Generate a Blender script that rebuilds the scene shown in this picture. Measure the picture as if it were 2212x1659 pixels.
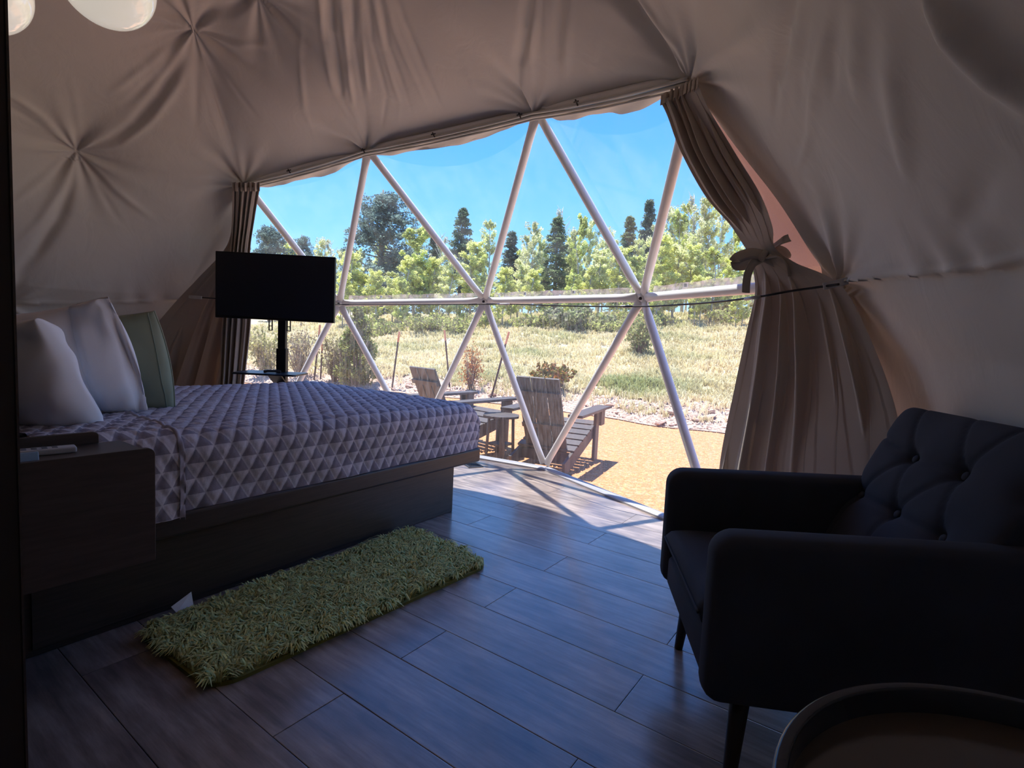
import bpy, math, random
import numpy as np
from mathutils import Vector, Matrix

random.seed(7)
rng = np.random.default_rng(7)
scene = bpy.context.scene
for ob in list(bpy.data.objects):
    bpy.data.objects.remove(ob)
col = scene.collection
PI = math.pi

# ------------------------------------------------------------------ camera
CAM = (0.0, 0.0, 1.05)
AX = np.array((0.5811569598513762, -0.03796441266264876, 0.8129054627614986))
AY = np.array((-0.8122953114501612, -0.0876067213030993, 0.5766293344763226))
AZ = np.array((0.049324588314465935, -0.9954314470387708, -0.08175157022288469))
FPX = 1141.878
cd = bpy.data.cameras.new('camera')
cd.sensor_width = 36.0
cd.lens = 36.0 * FPX / 2212.0
cd.clip_start = 0.02
cd.clip_end = 600
cam = bpy.data.objects.new('camera', cd)
col.objects.link(cam)
cam.matrix_world = Matrix(((AX[0], -AX[1], -AX[2], CAM[0]), (AY[0], -AY[1], -AY[2], CAM[1]),
                           (AZ[0], -AZ[1], -AZ[2], CAM[2]), (0, 0, 0, 1)))
scene.camera = cam

# ------------------------------------------------------------------ exposure, sky, sun
scene.view_settings.view_transform = 'Standard'
scene.view_settings.look = 'None'
scene.view_settings.gamma = 1.0
scene.view_settings.use_curve_mapping = False
scene.cycles.diffuse_bounces = 3
scene.cycles.max_bounces = 14
scene.cycles.transparent_max_bounces = 24
scene.view_settings.exposure = 1.2


def lin(c):
    return tuple(((x / 255.0) / 12.92 if x <= 10.3 else ((x / 255.0 + 0.055) / 1.055) ** 2.4) for x in c)


world = bpy.data.worlds.new('sky')
scene.world = world
world.use_nodes = True
wn = world.node_tree
wn.nodes.clear()
w_out = wn.nodes.new('ShaderNodeOutputWorld')
w_bg = wn.nodes.new('ShaderNodeBackground')
w_bg.inputs['Strength'].default_value = 0.74
w_geo = wn.nodes.new('ShaderNodeTexCoord')
w_sep = wn.nodes.new('ShaderNodeSeparateXYZ')
w_rmp = wn.nodes.new('ShaderNodeValToRGB')
wn.links.new(w_geo.outputs['Generated'], w_sep.inputs[0])
wn.links.new(w_sep.outputs['Z'], w_rmp.inputs['Fac'])
els = w_rmp.color_ramp.elements
els[0].position = 0.0
els[0].color = (*lin((196, 222, 246)), 1)
els[1].position = 1.0
els[1].color = (*lin((52, 118, 208)), 1)
for p_, c_ in ((0.08, (156, 204, 255)), (0.17, (124, 188, 255)), (0.32, (92, 165, 255)), (0.5, (72, 140, 240))):
    e_ = els.new(p_)
    e_.color = (*lin(c_), 1)
wn.links.new(w_rmp.outputs['Color'], w_bg.inputs['Color'])
wn.links.new(w_bg.outputs[0], w_out.inputs['Surface'])

sd = bpy.data.lights.new('sun', 'SUN')
sd.energy = 4.0
sd.angle = math.radians(0.6)
sd.color = (1.0, 0.965, 0.91)
sun = bpy.data.objects.new('sun', sd)
col.objects.link(sun)
SUN_DIR = Vector((-0.024, -0.24, -1.0))
sun.rotation_euler = SUN_DIR.to_track_quat('-Z', 'Y').to_euler()
sun.location = (2, 4, 12)


# ------------------------------------------------------------------ object helpers
def link(o, parent=None):
    col.objects.link(o)
    if parent is not None:
        o.parent = parent
    return o


def tag(o, label=None, cat=None, group=None, kind=None):
    if label:
        o['label'] = label
    if cat:
        o['category'] = cat
    if group:
        o['group'] = group
    if kind:
        o['kind'] = kind
    return o


def empty(name, loc=(0, 0, 0), rotz=0.0, parent=None):
    o = bpy.data.objects.new(name, None)
    o.empty_display_size = 0.1
    o.location = loc
    o.rotation_euler = (0, 0, rotz)
    return link(o, parent)


def thing(name, label, cat, loc=(0, 0, 0), rotz=0.0, group=None):
    return tag(empty(name, loc, rotz), label, cat, group)


class G:
    """collects vertices and faces of one mesh"""
    def __init__(s):
        s.v = []
        s.f = []
        s.uv = None
        s.colv = None

    def add(s, V, F):
        n = len(s.v)
        s.v.extend([tuple(map(float, p)) for p in V])
        s.f.extend([tuple(int(i) + n for i in f) for f in F])

    def box(s, c, size, R=None):
        hx, hy, hz = size[0] / 2, size[1] / 2, size[2] / 2
        P = np.array([(x, y, z) for x in (-hx, hx) for y in (-hy, hy) for z in (-hz, hz)])
        if R is not None:
            P = P @ np.array(R).T
        s.add(P + np.array(c), [(0, 1, 3, 2), (4, 6, 7, 5), (0, 4, 5, 1), (2, 3, 7, 6), (0, 2, 6, 4), (1, 5, 7, 3)])
        return s

    def beam(s, a, b, w, t, up=(0, 0, 1)):
        """box from a to b, width w across, thickness t along up"""
        a = np.array(a, float)
        b = np.array(b, float)
        d = b - a
        L = np.linalg.norm(d)
        d /= L
        up = np.array(up, float)
        up = up - d * (up @ d)
        up /= np.linalg.norm(up)
        side = np.cross(up, d)
        R = np.array([d, side, up]).T
        return s.box((a + b) / 2, (L, w, t), R)

    def sweep(s, path, prof, ups=None, closed=False, cap=True, scale=None):
        """prof: list of (side, up) points; path: 3-D points; scale: per path (su, sv)"""
        P = np.array(path, float)
        n = len(P)
        m = len(prof)
        T = np.zeros_like(P)
        T[1:-1] = P[2:] - P[:-2]
        T[0] = P[1] - P[0]
        T[-1] = P[-1] - P[-2]
        if closed:
            T[0] = P[1] - P[-1]
            T[-1] = P[0] - P[-2]
        T /= np.linalg.norm(T, axis=1)[:, None] + 1e-12
        up = np.array(ups if ups is not None else (0, 0, 1), float)
        V = []
        last = None
        for i in range(n):
            u = up if up.ndim == 1 else up[i]
            u = u - T[i] * (u @ T[i])
            if np.linalg.norm(u) < 1e-4:
                u = last if last is not None else np.cross(T[i], (1, 0, 0))
                u = u - T[i] * (u @ T[i])
            u = u / (np.linalg.norm(u) + 1e-12)
            last = u
            sd_ = np.cross(u, T[i])
            for (a, b) in prof:
                sx, sy = (scale[i] if scale is not None else (1, 1))
                V.append(P[i] + sd_ * a * sx + u * b * sy)
        F = []
        for i in range(n if closed else n - 1):
            j = (i + 1) % n
            for k in range(m):
                l = (k + 1) % m
                F.append((i * m + k, i * m + l, j * m + l, j * m + k))
        if cap and not closed:
            F.append(tuple(range(m - 1, -1, -1)))
            F.append(tuple((n - 1) * m + k for k in range(m)))
        s.add(V, F)
        return s

    def tube(s, path, r, seg=10, closed=False, scale=None, ups=None):
        prof = [(r * math.cos(2 * PI * k / seg), r * math.sin(2 * PI * k / seg)) for k in range(seg)]
        return s.sweep(path, prof, ups=ups, closed=closed, scale=scale)

    def lathe(s, prof, c=(0, 0, 0), seg=24, R=None):
        """prof: list of (radius, z), revolved about z"""
        V = []
        for (r, z) in prof:
            for k in range(seg):
                a = 2 * PI * k / seg
                V.append((r * math.cos(a), r * math.sin(a), z))
        V = np.array(V)
        if R is not None:
            V = V @ np.array(R).T
        V = V + np.array(c)
        F = []
        m = len(prof)
        for i in range(m - 1):
            for k in range(seg):
                l = (k + 1) % seg
                F.append((i * seg + k, i * seg + l, (i + 1) * seg + l, (i + 1) * seg + k))
        if prof[0][0] > 1e-6:
            F.append(tuple(range(seg - 1, -1, -1)))
        if prof[-1][0] > 1e-6:
            F.append(tuple((m - 1) * seg + k for k in range(seg)))
        s.add(V, F)
        return s

    def grid(s, P, wrap=False):
        """P: array (n, m, 3)"""
        n, m = P.shape[:2]
        F = []
        for i in range(n - 1):
            for k in range(m if wrap else m - 1):
                l = (k + 1) % m
                F.append((i * m + k, i * m + l, (i + 1) * m + l, (i + 1) * m + k))
        s.add(P.reshape(-1, 3), F)
        return s

    def mesh(s, name, material=None, smooth=False):
        me = bpy.data.meshes.new(name)
        me.from_pydata(s.v, [], s.f)
        me.update()
        if smooth:
            me.polygons.foreach_set('use_smooth', [True] * len(me.polygons))
        if material:
            me.materials.append(material)
        return me

    def build(s, name, material=None, parent=None, smooth=False, bevel=0.0, seg=2, solid=0.0, auto=False):
        me = s.mesh(name, material, smooth)
        o = bpy.data.objects.new(name, me)
        link(o, parent)
        if solid:
            md = o.modifiers.new('thick', 'SOLIDIFY')
            md.thickness = solid
            md.offset = 0
        if bevel:
            md = o.modifiers.new('bevel', 'BEVEL')
            md.width = bevel
            md.segments = seg
            md.limit_method = 'ANGLE'
            md.angle_limit = math.radians(40)
            if smooth:
                md.harden_normals = False
        return o


def grid_mesh(name, P, material=None, wrap=False, uv=None, color=None, flip=False):
    """fast quad grid mesh from an (n, m, 3) array"""
    n, m = P.shape[:2]
    idx = np.arange(n * m).reshape(n, m)
    if wrap:
        idx = np.concatenate([idx, idx[:, :1]], axis=1)
    a, b, c, d = idx[:-1, :-1], idx[:-1, 1:], idx[1:, 1:], idx[1:, :-1]
    Q = np.stack([a, b, c, d] if not flip else [a, d, c, b], axis=-1).reshape(-1, 4)
    return quad_mesh(name, P.reshape(-1, 3), Q, material, uv=None if uv is None else uv.reshape(-1, 2), color=color)


def quad_mesh(name, V, Q, material=None, uv=None, color=None, smooth=True):
    k = Q.shape[1]
    me = bpy.data.meshes.new(name)
    me.vertices.add(len(V))
    me.vertices.foreach_set('co', np.asarray(V, np.float32).ravel())
    me.loops.add(Q.size)
    me.loops.foreach_set('vertex_index', Q.astype(np.int32).ravel())
    me.polygons.add(len(Q))
    me.polygons.foreach_set('loop_start', np.arange(0, Q.size, k, dtype=np.int32))
    if smooth:
        me.polygons.foreach_set('use_smooth', np.ones(len(Q), bool))
    if uv is not None:
        ul = me.uv_layers.new(name='UVMap')
        ul.data.foreach_set('uv', np.asarray(uv, np.float32)[Q.ravel()].ravel())
    if color is not None:
        at = me.color_attributes.new('tint', 'FLOAT_COLOR', 'POINT')
        c4 = np.ones((len(V), 4), np.float32)
        c4[:, :3] = color
        at.data.foreach_set('color', c4.ravel())
    me.update(calc_edges=True)
    me.validate()
    if material:
        me.materials.append(material)
    return me


def mobj(name, me, parent=None, loc=(0, 0, 0), rot=(0, 0, 0)):
    o = bpy.data.objects.new(name, me)
    o.location = loc
    o.rotation_euler = rot
    return link(o, parent)


def copy_tree(o, parent=None):
    c = o.copy()
    col.objects.link(c)
    c.parent = parent
    for ch in list(o.children):
        copy_tree(ch, c)
    return c


# ------------------------------------------------------------------ materials
def new_mat(name):
    m = bpy.data.materials.new(name)
    m.use_nodes = True
    nt = m.node_tree
    nt.nodes.clear()
    out = nt.nodes.new('ShaderNodeOutputMaterial')
    return m, nt, out


def noise(nt, scale=5.0, detail=4.0, rough=0.55, vec=None, stretch=None, coord='Object'):
    tc = nt.nodes.new('ShaderNodeTexCoord')
    src = tc.outputs[coord]
    if stretch is not None:
        mp = nt.nodes.new('ShaderNodeMapping')
        mp.inputs['Scale'].default_value = stretch
        nt.links.new(src, mp.inputs['Vector'])
        src = mp.outputs['Vector']
    if vec is not None:
        src = vec
    n = nt.nodes.new('ShaderNodeTexNoise')
    n.inputs['Scale'].default_value = scale
    n.inputs['Detail'].default_value = detail
    n.inputs['Roughness'].default_value = rough
    nt.links.new(src, n.inputs['Vector'])
    return n.outputs['Fac']


def ramp(nt, fac, stops):
    r = nt.nodes.new('ShaderNodeValToRGB')
    el = r.color_ramp.elements
    el[0].position, el[0].color = stops[0][0], (*stops[0][1], 1)
    el[1].position, el[1].color = stops[-1][0], (*stops[-1][1], 1)
    for p, c in stops[1:-1]:
        e = el.new(p)
        e.color = (*c, 1)
    nt.links.new(fac, r.inputs['Fac'])
    return r.outputs['Color']


def principled(nt, out, color=None, rough=0.6, metal=0.0, spec=0.5, sheen=0.0, coat=0.0):
    b = nt.nodes.new('ShaderNodeBsdfPrincipled')
    b.inputs['Roughness'].default_value = rough
    b.inputs['Metallic'].default_value = metal
    b.inputs['Specular IOR Level'].default_value = spec
    if sheen:
        b.inputs['Sheen Weight'].default_value = sheen
    if coat:
        b.inputs['Coat Weight'].default_value = coat
        b.inputs['Coat Roughness'].default_value = 0.08
    if color is not None:
        if isinstance(color, tuple):
            b.inputs['Base Color'].default_value = (*color, 1)
        else:
            nt.links.new(color, b.inputs['Base Color'])
    nt.links.new(b.outputs[0], out.inputs['Surface'])
    return b


def bump(nt, b, fac, strength=0.3, dist=0.01):
    bp = nt.nodes.new('ShaderNodeBump')
    bp.inputs['Strength'].default_value = strength
    bp.inputs['Distance'].default_value = dist
    nt.links.new(fac, bp.inputs['Height'])
    nt.links.new(bp.outputs[0], b.inputs['Normal'])


def simple(name, c, rough=0.6, metal=0.0, spec=0.5, var=0.12, scale=8.0, bmp=0.0, bscale=60.0, bdist=0.004,
           stretch=None, sheen=0.0, coat=0.0):
    m, nt, out = new_mat(name)
    base = lin(c)
    f = noise(nt, scale, 4.0, stretch=stretch)
    colr = ramp(nt, f, [(0.3, tuple(x * (1 - var) for x in base)), (0.7, tuple(min(1, x * (1 + var)) for x in base))])
    b = principled(nt, out, colr, rough, metal, spec, sheen, coat)
    if bmp:
        bump(nt, b, noise(nt, bscale, 3.0, stretch=stretch), bmp, bdist)
    return m


def cloth(name, c, trans=0.0, tcol=None, var=0.08, rough=0.85, weave=900.0, sheen=0.0, spec=0.2, crumple=0.0):
    """woven fabric: principled with a share of translucency"""
    m, nt, out = new_mat(name)
    base = lin(c)
    f = noise(nt, 3.0, 3.0)
    colr = ramp(nt, f, [(0.3, tuple(x * (1 - var) for x in base)), (0.7, tuple(min(1, x * (1 + var)) for x in base))])
    b = principled(nt, out, colr, rough, 0.0, spec, sheen)
    bump(nt, b, noise(nt, weave, 2.0), 0.12, 0.001)
    if crumple:
        # soft creases running at random through the cloth
        w = nt.nodes.new('ShaderNodeTexNoise')
        tcn = nt.nodes.new('ShaderNodeTexCoord')
        mpn = nt.nodes.new('ShaderNodeMapping')
        mpn.inputs['Scale'].default_value = (4.5, 4.5, 1.5)
        mpn.inputs['Rotation'].default_value = (0.3, 0.5, 0.2)
        nt.links.new(tcn.outputs['Object'], mpn.inputs['Vector'])
        nt.links.new(mpn.outputs[0], w.inputs['Vector'])
        w.inputs['Scale'].default_value = 1.6
        w.inputs['Detail'].default_value = 5.0
        w.inputs['Roughness'].default_value = 0.5
        w.inputs['Distortion'].default_value = 1.4
        bump(nt, b, w.outputs['Fac'], crumple, 0.02)
    if trans:
        t = nt.nodes.new('ShaderNodeBsdfTranslucent')
        t.inputs['Color'].default_value = (*lin(tcol or c), 1)
        mx = nt.nodes.new('ShaderNodeMixShader')
        mx.inputs['Fac'].default_value = trans
        nt.links.new(b.outputs[0], mx.inputs[1])
        nt.links.new(t.outputs[0], mx.inputs[2])
        nt.links.new(mx.outputs[0], out.inputs['Surface'])
    return m


M = {}
M['liner'] = cloth('liner_fabric', (216, 214, 205), trans=0.02, tcol=(206, 196, 190), var=0.03, crumple=0.16)
M['shell'] = cloth('outer_cover_membrane', (150, 122, 108), trans=0.33, tcol=(184, 126, 102), var=0.04)
M['curtain'] = cloth('curtain_fabric', (190, 179, 165), trans=0.04, tcol=(176, 138, 112), var=0.06)
M['white_tube'] = simple('white_powder_coat', (248, 245, 240), 0.28, 0.0, 0.5, 0.03)
M['rail_metal'] = simple('white_rail', (182, 182, 186), 0.3, 0.0, 0.5, 0.04)
M['bolt'] = simple('dark_bolt', (60, 58, 58), 0.4, 0.8)
M['black_metal'] = simple('black_metal', (20, 20, 22), 0.45, 0.3, 0.5)
M['screen'] = simple('black_glass_screen', (26, 30, 40), 0.3, 0.0, 0.5, 0.02)
M['cord'] = simple('black_cord', (24, 22, 24), 0.6)
M['steel'] = simple('bright_steel', (200, 198, 194), 0.28, 0.9)
M['white_cloth'] = cloth('white_pillow_cotton', (246, 244, 246), trans=0.05, var=0.02, weave=700.0)
M['green_cloth'] = cloth('sage_pillow_fabric', (146, 152, 128), var=0.06, weave=500.0)
M['green_seam'] = cloth('pale_green_seam', (140, 150, 130), var=0.04)
M['charcoal'] = cloth('charcoal_tweed', (68, 72, 82), var=0.2, weave=420.0, spec=0.25)
M['leg_wood'] = simple('dark_stained_wood', (30, 24, 22), 0.45, var=0.3, scale=10, stretch=(30, 30, 2))
M['bed_wood'] = simple('espresso_laminate', (62, 54, 48), 0.42, 0.0, 0.5, 0.25, 6.0, stretch=(1.2, 20, 20))
M['stand_wood'] = simple('walnut_laminate', (76, 66, 60), 0.42, 0.0, 0.5, 0.22, 5.0, stretch=(1.5, 1.5, 14))
M['partition'] = simple('dark_partition_board', (58, 52, 50), 0.6, 0.0, 0.4, 0.1)
M['plank_gap'] = simple('subfloor_dark', (26, 22, 22), 0.9)  # dark slab under the planks, seen as dark joints
def lamp_glass():
    m, nt, out = new_mat('opal_glass_lit')
    b = principled(nt, out, lin((232, 214, 190)), 0.08, 0, 0.6, 0, 0.8)
    b.inputs['Emission Color'].default_value = (1.0, 0.90, 0.78, 1)
    b.inputs['Emission Strength'].default_value = 0.24
    return m


M['cream_glass'] = lamp_glass()
M['brass'] = simple('brushed_brass', (176, 142, 92), 0.3, 0.9)
M['adirondack'] = simple('weathered_grey_timber', (84, 77, 74), 0.55, 0.0, 0.5, 0.2, 5.0, 0.2, 30.0, 0.003, stretch=(2, 18, 18))
M['stake'] = simple('rusty_steel_stake', (74, 58, 54), 0.8)
M['stake_cap'] = simple('faded_orange_cap', (214, 150, 110), 0.7)
M['bark'] = simple('grey_bark', (120, 108, 96), 0.9, var=0.3)
M['aspen_bark'] = simple('pale_aspen_bark', (186, 180, 164), 0.9, var=0.25, stretch=(2, 2, 12))
M['plastic_white'] = simple('white_plastic', (196, 194, 194), 0.35, var=0.02)
M['button_grey'] = simple('grey_rubber_buttons', (120, 120, 124), 0.6)
M['tissue'] = simple('blue_wrapper', (150, 178, 206), 0.5)
M['label_white'] = simple('white_satin_label', (226, 224, 226), 0.6)
M['vent_metal'] = simple('vent_grey_metal', (62, 62, 66), 0.4, 0.5)
M['table_top'] = simple('smoked_table_top', (92, 82, 74), 0.16, 0.0, 0.5, 0.15, 3.0)
M['table_rim'] = simple('black_lacquer_rim', (46, 46, 52), 0.25, 0.2, 0.5, 0.05)


def plank_mat():
    m, nt, out = new_mat('vinyl_plank_wood')
    oi = nt.nodes.new('ShaderNodeObjectInfo')
    tc = nt.nodes.new('ShaderNodeTexCoord')
    mp = nt.nodes.new('ShaderNodeMapping')
    mp.inputs['Scale'].default_value = (14, 1.3, 1)
    nt.links.new(tc.outputs['Object'], mp.inputs['Vector'])
    cb = nt.nodes.new('ShaderNodeCombineXYZ')
    mul = nt.nodes.new('ShaderNodeMath')
    mul.operation = 'MULTIPLY'
    mul.inputs[1].default_value = 37.0
    nt.links.new(oi.outputs['Random'], mul.inputs[0])
    nt.links.new(mul.outputs[0], cb.inputs['X'])
    nt.links.new(mul.outputs[0], cb.inputs['Y'])
    va = nt.nodes.new('ShaderNodeVectorMath')
    nt.links.new(mp.outputs['Vector'], va.inputs[0])
    nt.links.new(cb.outputs[0], va.inputs[1])
    f = noise(nt, 2.2, 9.0, 0.68, vec=va.outputs[0])
    mp2 = nt.nodes.new('ShaderNodeMapping')
    mp2.inputs['Scale'].default_value = (3.0, 1.6, 1)
    nt.links.new(tc.outputs['Object'], mp2.inputs['Vector'])
    va2 = nt.nodes.new('ShaderNodeVectorMath')
    nt.links.new(mp2.outputs['Vector'], va2.inputs[0])
    nt.links.new(cb.outputs[0], va2.inputs[1])
    f2 = noise(nt, 2.0, 3.0, 0.5, vec=va2.outputs[0])
    c1 = ramp(nt, f, [(0.25, lin((104, 92, 86))), (0.48, lin((160, 144, 133))), (0.62, lin((188, 170, 158))), (0.8, lin((124, 110, 102)))])
    mx = nt.nodes.new('ShaderNodeMix')
    mx.data_type = 'RGBA'
    mx.blend_type = 'MULTIPLY'
    mx.inputs['Factor'].default_value = 0.75
    c2 = ramp(nt, f2, [(0.32, lin((150, 146, 152))), (0.62, lin((255, 255, 255)))])
    nt.links.new(c1, mx.inputs[6])
    nt.links.new(c2, mx.inputs[7])
    b = principled(nt, out, mx.outputs[2], 0.36, 0.0, 0.5, 0.0, 0.0)
    b.inputs['Coat Weight'].default_value = 0.85
    b.inputs['Coat IOR'].default_value = 1.6
    b.inputs['Coat Roughness'].default_value = 0.2
    bump(nt, b, f, 0.10, 0.002)
    return m


M['plank'] = plank_mat()


def pane_mat(name, dust, streak, dcol=(255, 250, 240)):
    """clear vinyl: transparent with a thin gloss and a film of dust that scatters daylight"""
    m, nt, out = new_mat(name)
    tr = nt.nodes.new('ShaderNodeBsdfTransparent')
    tr.inputs['Color'].default_value = (0.97, 0.98, 0.98, 1)
    gl = nt.nodes.new('ShaderNodeBsdfGlossy')
    gl.inputs['Roughness'].default_value = 0.04
    lw = nt.nodes.new('ShaderNodeLayerWeight')
    pw = nt.nodes.new('ShaderNodeMath')
    pw.operation = 'POWER'
    pw.inputs[1].default_value = 4.0
    nt.links.new(lw.outputs['Facing'], pw.inputs[0])
    fr = nt.nodes.new('ShaderNodeMath')
    fr.operation = 'MULTIPLY_ADD'
    fr.inputs[1].default_value = 0.5
    fr.inputs[2].default_value = 0.02
    nt.links.new(pw.outputs[0], fr.inputs[0])
    m1 = nt.nodes.new('ShaderNodeMixShader')
    nt.links.new(fr.outputs[0], m1.inputs['Fac'])
    nt.links.new(tr.outputs[0], m1.inputs[1])
    nt.links.new(gl.outputs[0], m1.inputs[2])
    du = nt.nodes.new('ShaderNodeBsdfTranslucent')
    du.inputs['Color'].default_value = (*lin(dcol), 1)
    m2 = nt.nodes.new('ShaderNodeMixShader')
    geo = nt.nodes.new('ShaderNodeNewGeometry')
    mp = nt.nodes.new('ShaderNodeMapping')
    mp.inputs['Scale'].default_value = streak
    nt.links.new(geo.outputs['Position'], mp.inputs['Vector'])
    f = noise(nt, 1.0, 3.0, vec=mp.outputs['Vector'])
    mr = nt.nodes.new('ShaderNodeMapRange')
    mr.inputs['From Min'].default_value = 0.4
    mr.inputs['From Max'].default_value = 0.75
    mr.inputs['To Min'].default_value = dust * 0.5
    mr.inputs['To Max'].default_value = dust * 1.6
    nt.links.new(f, mr.inputs['Value'])
    nt.links.new(mr.outputs[0], m2.inputs['Fac'])
    nt.links.new(m1.outputs[0], m2.inputs[1])
    nt.links.new(du.outputs[0], m2.inputs[2])
    nt.links.new(m2.outputs[0], out.inputs['Surface'])
    return m


M['pane'] = pane_mat('clear_vinyl', 0.035, (6, 6, 5))
M['pane_dusty'] = pane_mat('dusty_vinyl', 0.085, (60, 60, 1.2))
M['flap'] = pane_mat('milky_vinyl_flap', 0.45, (20, 20, 20))


def tint_mat(name, rough=0.8, trans=0.35, gain=1.0):
    """colour from the mesh attribute 'tint', with some light let through (leaves, grass)"""
    m, nt, out = new_mat(name)
    at = nt.nodes.new('ShaderNodeAttribute')
    at.attribute_name = 'tint'
    b = principled(nt, out, at.outputs['Color'], rough, 0, 0.2)
    t = nt.nodes.new('ShaderNodeBsdfTranslucent')
    nt.links.new(at.outputs['Color'], t.inputs['Color'])
    mx = nt.nodes.new('ShaderNodeMixShader')
    mx.inputs['Fac'].default_value = trans
    nt.links.new(b.outputs[0], mx.inputs[1])
    nt.links.new(t.outputs[0], mx.inputs[2])
    nt.links.new(mx.outputs[0], out.inputs['Surface'])
    return m


M['leaf'] = tint_mat('leaves', 0.7, 0.6)
M['grass'] = tint_mat('grass_blades', 0.9, 0.3)
M['shag'] = tint_mat('shag_pile', 0.95, 0.15)


def ground_mat(name, stops, scale, bmp, bdist, bscale):
    m, nt, out = new_mat(name)
    f = noise(nt, scale, 8.0, 0.7)
    b = principled(nt, out, ramp(nt, f, stops), 0.95, 0, 0.15)
    v = nt.nodes.new('ShaderNodeTexVoronoi')
    v.inputs['Scale'].default_value = bscale
    tc = nt.nodes.new('ShaderNodeTexCoord')
    nt.links.new(tc.outputs['Object'], v.inputs['Vector'])
    bump(nt, b, v.outputs['Distance'], bmp, bdist)
    return m


M['gravel'] = ground_mat('tan_crushed_gravel', [(0.3, lin((186, 128, 84))), (0.5, lin((216, 150, 106))), (0.66, lin((228, 178, 142)))], 26.0, 0.8, 0.02, 55.0)
M['soil'] = ground_mat('pinkish_rubble_soil', [(0.3, lin((156, 128, 112))), (0.5, lin((196, 166, 146))), (0.7, lin((216, 192, 170)))], 9.0, 0.8, 0.04, 16.0)
M['turf'] = ground_mat('dry_turf_soil', [(0.3, lin((180, 164, 124))), (0.5, lin((210, 194, 154))), (0.7, lin((224, 210, 176)))], 3.5, 0.6, 0.05, 12.0)
M['stone'] = simple('pinkish_field_stone', (186, 158, 140), 0.95, var=0.25, scale=6)


def quilt_mat():
    m, nt, out = new_mat('quilted_cotton')
    uvn = nt.nodes.new('ShaderNodeUVMap')
    sep = nt.nodes.new('ShaderNodeSeparateXYZ')
    nt.links.new(uvn.outputs[0], sep.inputs[0])

    def mth(op, a, b=None, c=None):
        n = nt.nodes.new('ShaderNodeMath')
        n.operation = op
        for i, x in enumerate((a, b, c)):
            if x is None:
                continue
            if isinstance(x, (int, float)):
                n.inputs[i].default_value = x
            else:
                nt.links.new(x, n.inputs[i])
        return n.outputs[0]
    s = QS
    hh = s * math.sqrt(3) / 2
    u, v = sep.outputs['X'], sep.outputs['Y']
    vr = mth('DIVIDE', v, hh)
    a = mth('FRACT', vr)
    b2 = mth('FRACT', mth('SUBTRACT', mth('DIVIDE', u, s), mth('MULTIPLY', vr, 0.5)))
    tri = mth('GREATER_THAN', mth('ADD', a, b2), 1.0)
    f = noise(nt, 7.0, 4.0)
    ca = ramp(nt, f, [(0.3, lin((134, 127, 137))), (0.7, lin((154, 147, 156)))])
    cb = ramp(nt, f, [(0.3, lin((192, 185, 191))), (0.7, lin((210, 203, 208)))])
    mx = nt.nodes.new('ShaderNodeMix')
    mx.data_type = 'RGBA'
    nt.links.new(tri, mx.inputs[0])
    nt.links.new(ca, mx.inputs[6])
    nt.links.new(cb, mx.inputs[7])
    # stitched lines a little paler
    c_ = mth('FRACT', mth('ADD', a, b2))
    ed = mth('MINIMUM', mth('PINGPONG', b2, 0.5), mth('PINGPONG', c_, 0.5))
    line = mth('LESS_THAN', ed, 0.05)
    m3 = nt.nodes.new('ShaderNodeMix')
    m3.data_type = 'RGBA'
    nt.links.new(mth('MULTIPLY', line, 0.7), m3.inputs[0])
    nt.links.new(mx.outputs[2], m3.inputs[6])
    m3.inputs[7].default_value = (*lin((222, 216, 220)), 1)
    b = principled(nt, out, m3.outputs[2], 0.85, 0, 0.2)
    bump(nt, b, noise(nt, 90.0, 3.0), 0.25, 0.004)
    return m


QS = 0.066
M['quilt'] = quilt_mat()
M['quilt_edge'] = cloth('quilt_binding', (168, 160, 168), var=0.05)

# ------------------------------------------------------------------ dome geometry
OX, OY, ZC, RS = 0.70, 2.45, 0.30, 3.015


def sp(az, pol, R=RS):
    a, p = np.radians(az), np.radians(pol)
    return np.stack([OX + R * np.sin(p) * np.cos(a), OY + R * np.sin(p) * np.sin(a), ZC + R * np.cos(p)], axis=-1)


def azpol(P):
    P = np.asarray(P, float) - np.array([OX, OY, ZC])
    return math.degrees(math.atan2(P[1], P[0])), math.degrees(math.acos(P[2] / np.linalg.norm(P)))


NODE = dict(
    mm1=(2.0587, 4.9553, 1.2836), m0=(3.0134, 4.0987, 1.3100), m1=(3.4966, 2.8030, 1.3699), m2=(3.2892, 1.3337, 1.3678), m3=(2.3556, 0.1531, 1.3360),
    t0=(2.2262, 4.2494, 2.1770), t1=(2.6615, 3.3164, 2.4195), t2=(2.7486, 1.8644, 2.4332), t3=(2.3265, 0.7705, 2.2037),
    b1=(1.6066, 3.6890, 2.8948), b2=(1.2822, 4.6957, 2.2257), c1=(1.7506, 3.2018, 3.0242),
    Fm1=tuple(sp(48.0, 95.71)), F0=(3.4910, 3.5422, 0.0000), F1=(3.6652, 2.2301, 0.0000), F2=(2.9983, 0.6895, 0.0000), F3=(2.3266, -0.4788, 0.0000))
NODE = {k: np.array(v, float) for k, v in NODE.items()}
NODE['b3'] = sp(-47.5, 30.5)
NODE['mR'] = np.array((1.6318, -0.2448, 1.2797))
NODE['mL'] = np.array((1.0150, 5.3286, 1.1396))
NODE['mR2'] = sp(-98, 70)
NODE['tR'] = np.array((1.2731, -0.2048, 1.6092))
NODE['cM'] = np.array((1.6767, 1.6601, 3.0409))

# ------------------------------------------------------------------ floor
FLOOR_EDGE = [tuple(NODE[k][:2]) for k in ('F3', 'F2', 'F1', 'F0', 'Fm1')]
FLOOR_EDGE += [tuple(sp(a, 95.71)[:2]) for a in range(62, 295, 14)]


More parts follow.
